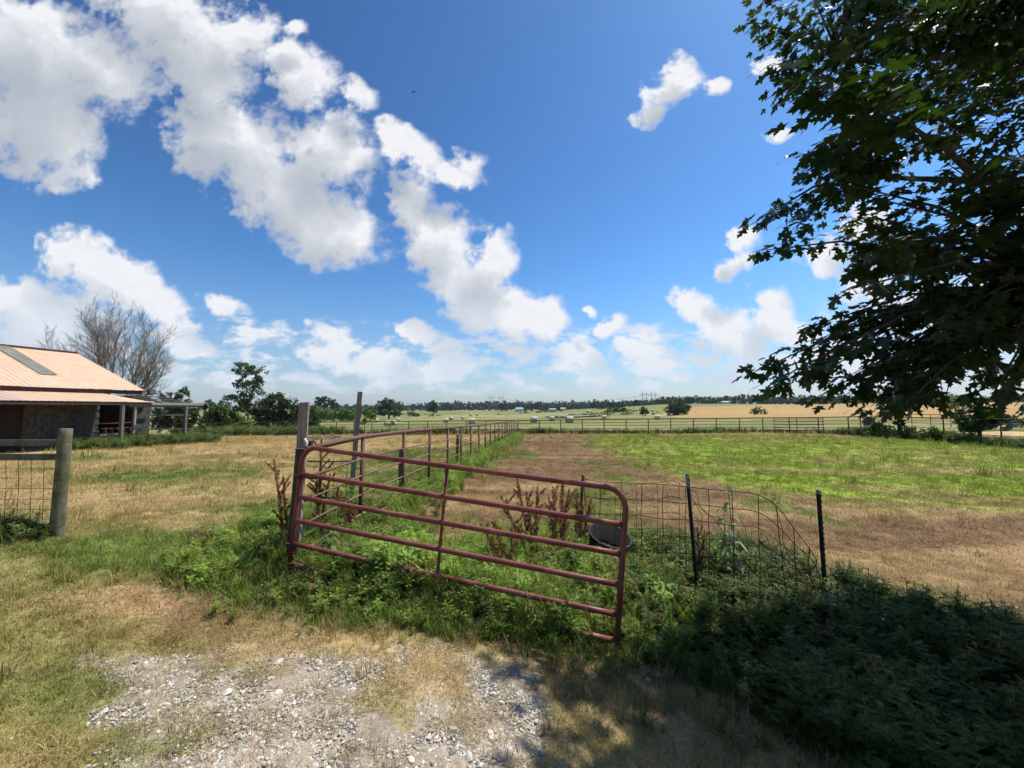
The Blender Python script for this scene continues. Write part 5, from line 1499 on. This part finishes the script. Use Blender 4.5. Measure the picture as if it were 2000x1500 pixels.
P_GAP = [[(1760, 315), (1840, 300), (1850, 345), (1790, 350)], [(1825, 735), (1890, 745), (1870, 775), (1830, 770)], [(1640, 700), (1680, 690), (1700, 720), (1660, 725)]]
TR = Vector((8.2, 3.9, 0)); TR.z = g1(TR.x, TR.y)
def shade_ok(p):
    """does the shadow of a point fall where the photograph has shade"""
    k = (p.z + .35) / math.tan(R(SUN_EL)); sx = p.x - math.sin(R(SUN_AZ)) * k; sy = p.y - math.cos(R(SUN_AZ)) * k
    lim = float(np.interp(sx, [-.6, 0, .5, .9, 1.6, 3.0, 3.9, 5.3, 8, 14], [1.2, 1.9, 2.4, 2.9, 3.3, 3.9, 4.3, 3.95, 3.8, 3.6]))
    return sy < lim and sx > -.4
def maple():
    t = thing('maple_tree', TR, 'dark silver maple overhanging the right side of the picture', 'tree')
    wood = MB(); twig = MB()
    tp = [TR + Vector((0, 0, -.4)), TR + Vector((.05, .02, 1.2)), TR + Vector((-.05, .1, 2.6)), TR + Vector((-.2, .2, 4.2)), TR + Vector((-.1, .3, 6.5)), TR + Vector((.1, .3, 9.2))]
    wood.tube(tp, [.40, .31, .27, .22, .15, .05], 14); wood.build('trunk', M_maplebark, t, True); wood = MB()
    limbs = []
    def limb(a, b, r, droop=0):
        m = a.lerp(b, .5) + Vector((0, 0, .12 * (b - a).length - droop)); pts = [a, a.lerp(m, .5) + Vector((0, 0, .05)), m, m.lerp(b, .55), b]
        wood.tube(pts, [r, r * .8, r * .6, r * .4, r * .2], 8, caps=False); limbs.append(pts)
        return pts
    # limbs that reach towards the drive, and others round the crown
    for e in ((5.4, 4.6, 2.3), (4.9, 4.3, 3.4), (4.6, 4.6, 4.6), (4.4, 5.0, 6.0), (5.6, 5.4, 7.6), (5.0, 3.6, 5.4), (4.8, 3.2, 2.8), (5.6, 2.2, 4.4)):
        if not shade_ok(Vector(e)): continue
        z = min(max(e[2] - .9, 1.7), 6.6); s = TR + Vector((-.05, .1, z)); limb(s, Vector(e), .10)
    for a in range(10):
        an = a * .63 - 1.4; zz = 2.6 + (a % 5) * 1.35
        if shade_ok(TR + Vector((math.cos(an) * 4.2, math.sin(an) * 4.2, zz + 1.2))): limb(TR + Vector((0, .1, min(zz, 7))), TR + Vector((math.cos(an) * 4.2, math.sin(an) * 4.2, zz + 1.2)), .10)
    tips = []
    spec = [(1462, 40, 4.6), (1480, -5, 4.9), (1505, 70, 4.4), (1500, 130, 4.3), (1512, 195, 4.2), (1545, 160, 4.6), (1560, 300, 4.3), (1565, 335, 4.2), (1600, 375, 4.2), (1465, 440, 4.0), (1480, 490, 4.1), (1540, 455, 4.1), (1560, 425, 4.3), (1655, 500, 2.9), (1640, 570, 2.7), (1700, 470, 2.8), (1560, 645, 3.8), (1590, 665, 3.9), (1640, 640, 4.0), (1455, 735, 3.6), (1490, 765, 3.7), (1560, 750, 3.7), (1600, 790, 3.6), (1640, 745, 3.8), (1575, 720, 3.9), (1710, 830, 4.2), (1735, 800, 4.0), (1690, 720, 3.9), (1760, 790, 4.2), (1770, 730, 4.0), (1690, 640, 3.7), (1720, 560, 3.2)]
    for (px, py, d) in spec: tips.append((at(px, py, d), 60 if d > 3 else 26, .20 if d > 3 else .16))
    n = 0
    while n < 120:                                     # the thick of the crown inside the frame
        px, py = random.uniform(1480, 2080), random.uniform(-60, 850)
        pp = (np.array([px]), np.array([py]))
        if not inpoly(*pp, P_CROWN)[0] or any(inpoly(*pp, g)[0] for g in P_GAP): continue
        if px < 1640 and random.random() < .35: continue
        p = None
        for _ in range(14):
            p = at(px, py, random.uniform(3.3, 6.4) if px < 1750 else random.uniform(2.6, 6.8))
            if shade_ok(p): break
        tips.append((p, 52, .27)); n += 1
    n = 0
    while n < 420:                                     # unseen rest of the crown, above, right and behind, widened to deepen the shade
        a = random.uniform(0, 6.283); ph = math.acos(random.uniform(-.75, 1)); rr = random.uniform(.55, 1) ** .5
        p = TR + Vector((math.cos(a) * math.sin(ph) * 6.8 * rr - .4, math.sin(a) * math.sin(ph) * 7.2 * rr - 2.2, 5.9 + math.cos(ph) * 4.6 * rr))
        if p.z < 2.4 or not shade_ok(p): continue
        if p.y > .3:
            px, py = project(np.array([p.x]), np.array([p.y]), np.array([p.z]))
            if px[0] < 1520 or (px[0] < 2060 and py[0] > -60 and (not inpoly(px, py, P_CROWN)[0] or random.random() < .80)): continue
        tips.append((p, 75, .36)); n += 1
    n = 0
    while n < 46:                                      # the boughs whose shade lies across the end of the drive
        sx, sy, z = random.uniform(.25, 4.0), random.uniform(1.0, 3.6), random.uniform(4.2, 8.0)
        k = (z + .35) / math.tan(R(SUN_EL)); p = Vector((sx + math.sin(R(SUN_AZ)) * k, sy + math.cos(R(SUN_AZ)) * k, z))
        px, py = project(np.array([p.x]), np.array([p.y]), np.array([p.z]))
        if not shade_ok(p) or (py[0] > -40 and not inpoly(px, py, P_CROWN)[0]): continue
        tips.append((p, 60, .34)); n += 1
    allp = [q for l in limbs for q in l] + tp[2:]
    C, Dr, Sz = [], [], []
    for (tip, nl, rad) in tips:
        # twig: from the nearest limb point that lies on the trunk's side of the tip
        best = min(allp, key=lambda q: (q - tip).length + (2.0 if (q - TR).length > (tip - TR).length else 0))
        v = tip - best
        base = best
        m = base.lerp(tip, .55) + Vector((0, 0, .08 * v.length))
        r = min(.035, .010 + .006 * v.length)
        twig.tube([base, m, tip], [r, r * .55, .003], 5, caps=False)
        out = (tip - m).normalized()
        start = max(.25, 1 - 1.1 / max(v.length, .5))
        for k in range(nl):
            f = start + (1 - start) * random.random() ** .8
            c = (base.lerp(m, f / .55) if f < .55 else m.lerp(tip, (f - .55) / .45))
            o = Vector((random.gauss(0, 1), random.gauss(0, 1), random.gauss(-.12, .38))) * rad * .62 * (1.25 - .7 * f)
            C.append(c + o); Dr.append((out * .7 + o.normalized() * .9 + Vector((0, 0, -.45))).normalized()); Sz.append(random.uniform(.068, .135) if nl < 70 else random.uniform(.12, .21))  # leaves of the unseen crown are enlarged to thicken its shade
    twig.build('twigs', M_maplebark, t, True)['kind'] = 'stuff'; wood.build('limbs', M_maplebark, t, True)
    C = np.array([tuple(c) for c in C]); Dr = np.array([tuple(q) for q in Dr]); Sz = np.array(Sz)
    # keep sky gaps and the outline clear; stray leaves go
    px, py = project(C[:, 0], C[:, 1], C[:, 2])
    vis = (C[:, 1] > .3) & (px > -50) & (px < 2050) & (py > -50) & (py < 1550)
    bad = vis & (py > 870)
    for g in P_GAP: bad |= vis & inpoly(px, py, g)
    bad |= np.hypot(C[:, 0], C[:, 1]) < 2.5
    keep = ~bad
    C, Dr, Sz, vis = C[keep], Dr[keep], Sz[keep], vis[keep]
    n = len(C)
    # leaf frames: y axis along the leaf, normal mostly up
    up = rng.normal(0, .45, (n, 3)) + np.array((0, 0, 1.0))
    X = np.cross(Dr, up); X /= np.linalg.norm(X, axis=1)[:, None] + 1e-9
    Zv = np.cross(X, Dr)
    dist = np.where(vis, np.hypot(np.hypot(C[:, 0], C[:, 1]), C[:, 2] - CAM_Z), 1e6)
    order = np.argsort(dist / Sz); one = set(order[:300].tolist())
    lm = np_mesh('leaf', LV, LF, M_maple)
    for i in order[:300]:
        o = bpy.data.objects.new('leaf', lm); link(o, t)
        M = Matrix((( X[i][0], Dr[i][0], Zv[i][0]), (X[i][1], Dr[i][1], Zv[i][1]), (X[i][2], Dr[i][2], Zv[i][2])))
        o.location = Vector(C[i]) - TR; o.rotation_euler = M.to_euler(); o.scale = (Sz[i],) * 3
    rest = order[300:]
    P = (LV[None, :, 0, None] * X[rest][:, None] + LV[None, :, 1, None] * Dr[rest][:, None] + LV[None, :, 2, None] * Zv[rest][:, None]) * Sz[rest][:, None, None] + C[rest][:, None] - np.array(tuple(TR))
    k = len(LV)
    Fs = (LF[None] + (np.arange(len(rest)) * k)[:, None, None]).reshape(-1, 3)
    o = bpy.data.objects.new('crown', np_mesh('crown', P.reshape(-1, 3), Fs, M_maple)); link(o, t); o['kind'] = 'stuff'
    print('maple leaves', n)
maple()

# ------------------------------------------------------------------ summer haze
def haze():
    m = bpy.data.materials.new('summer_haze'); m.use_nodes = True
    N = NT(m.node_tree)
    for q in list(N.n): N.n.remove(q)
    out = N.new('ShaderNodeOutputMaterial'); v = N.new('ShaderNodeVolumePrincipled')
    v.inputs['Color'].default_value = (.62, .78, 1.0, 1); v.inputs['Density'].default_value = .00013; v.inputs['Anisotropy'].default_value = .1
    N.l.new(v.outputs[0], out.inputs['Volume'])
    b = MB(); b.box((300, 300, 37), (8200, 8200, 100)); o = b.build('haze', m); tag(o, 'thin blue summer haze over the far fields', kind='stuff')
haze()
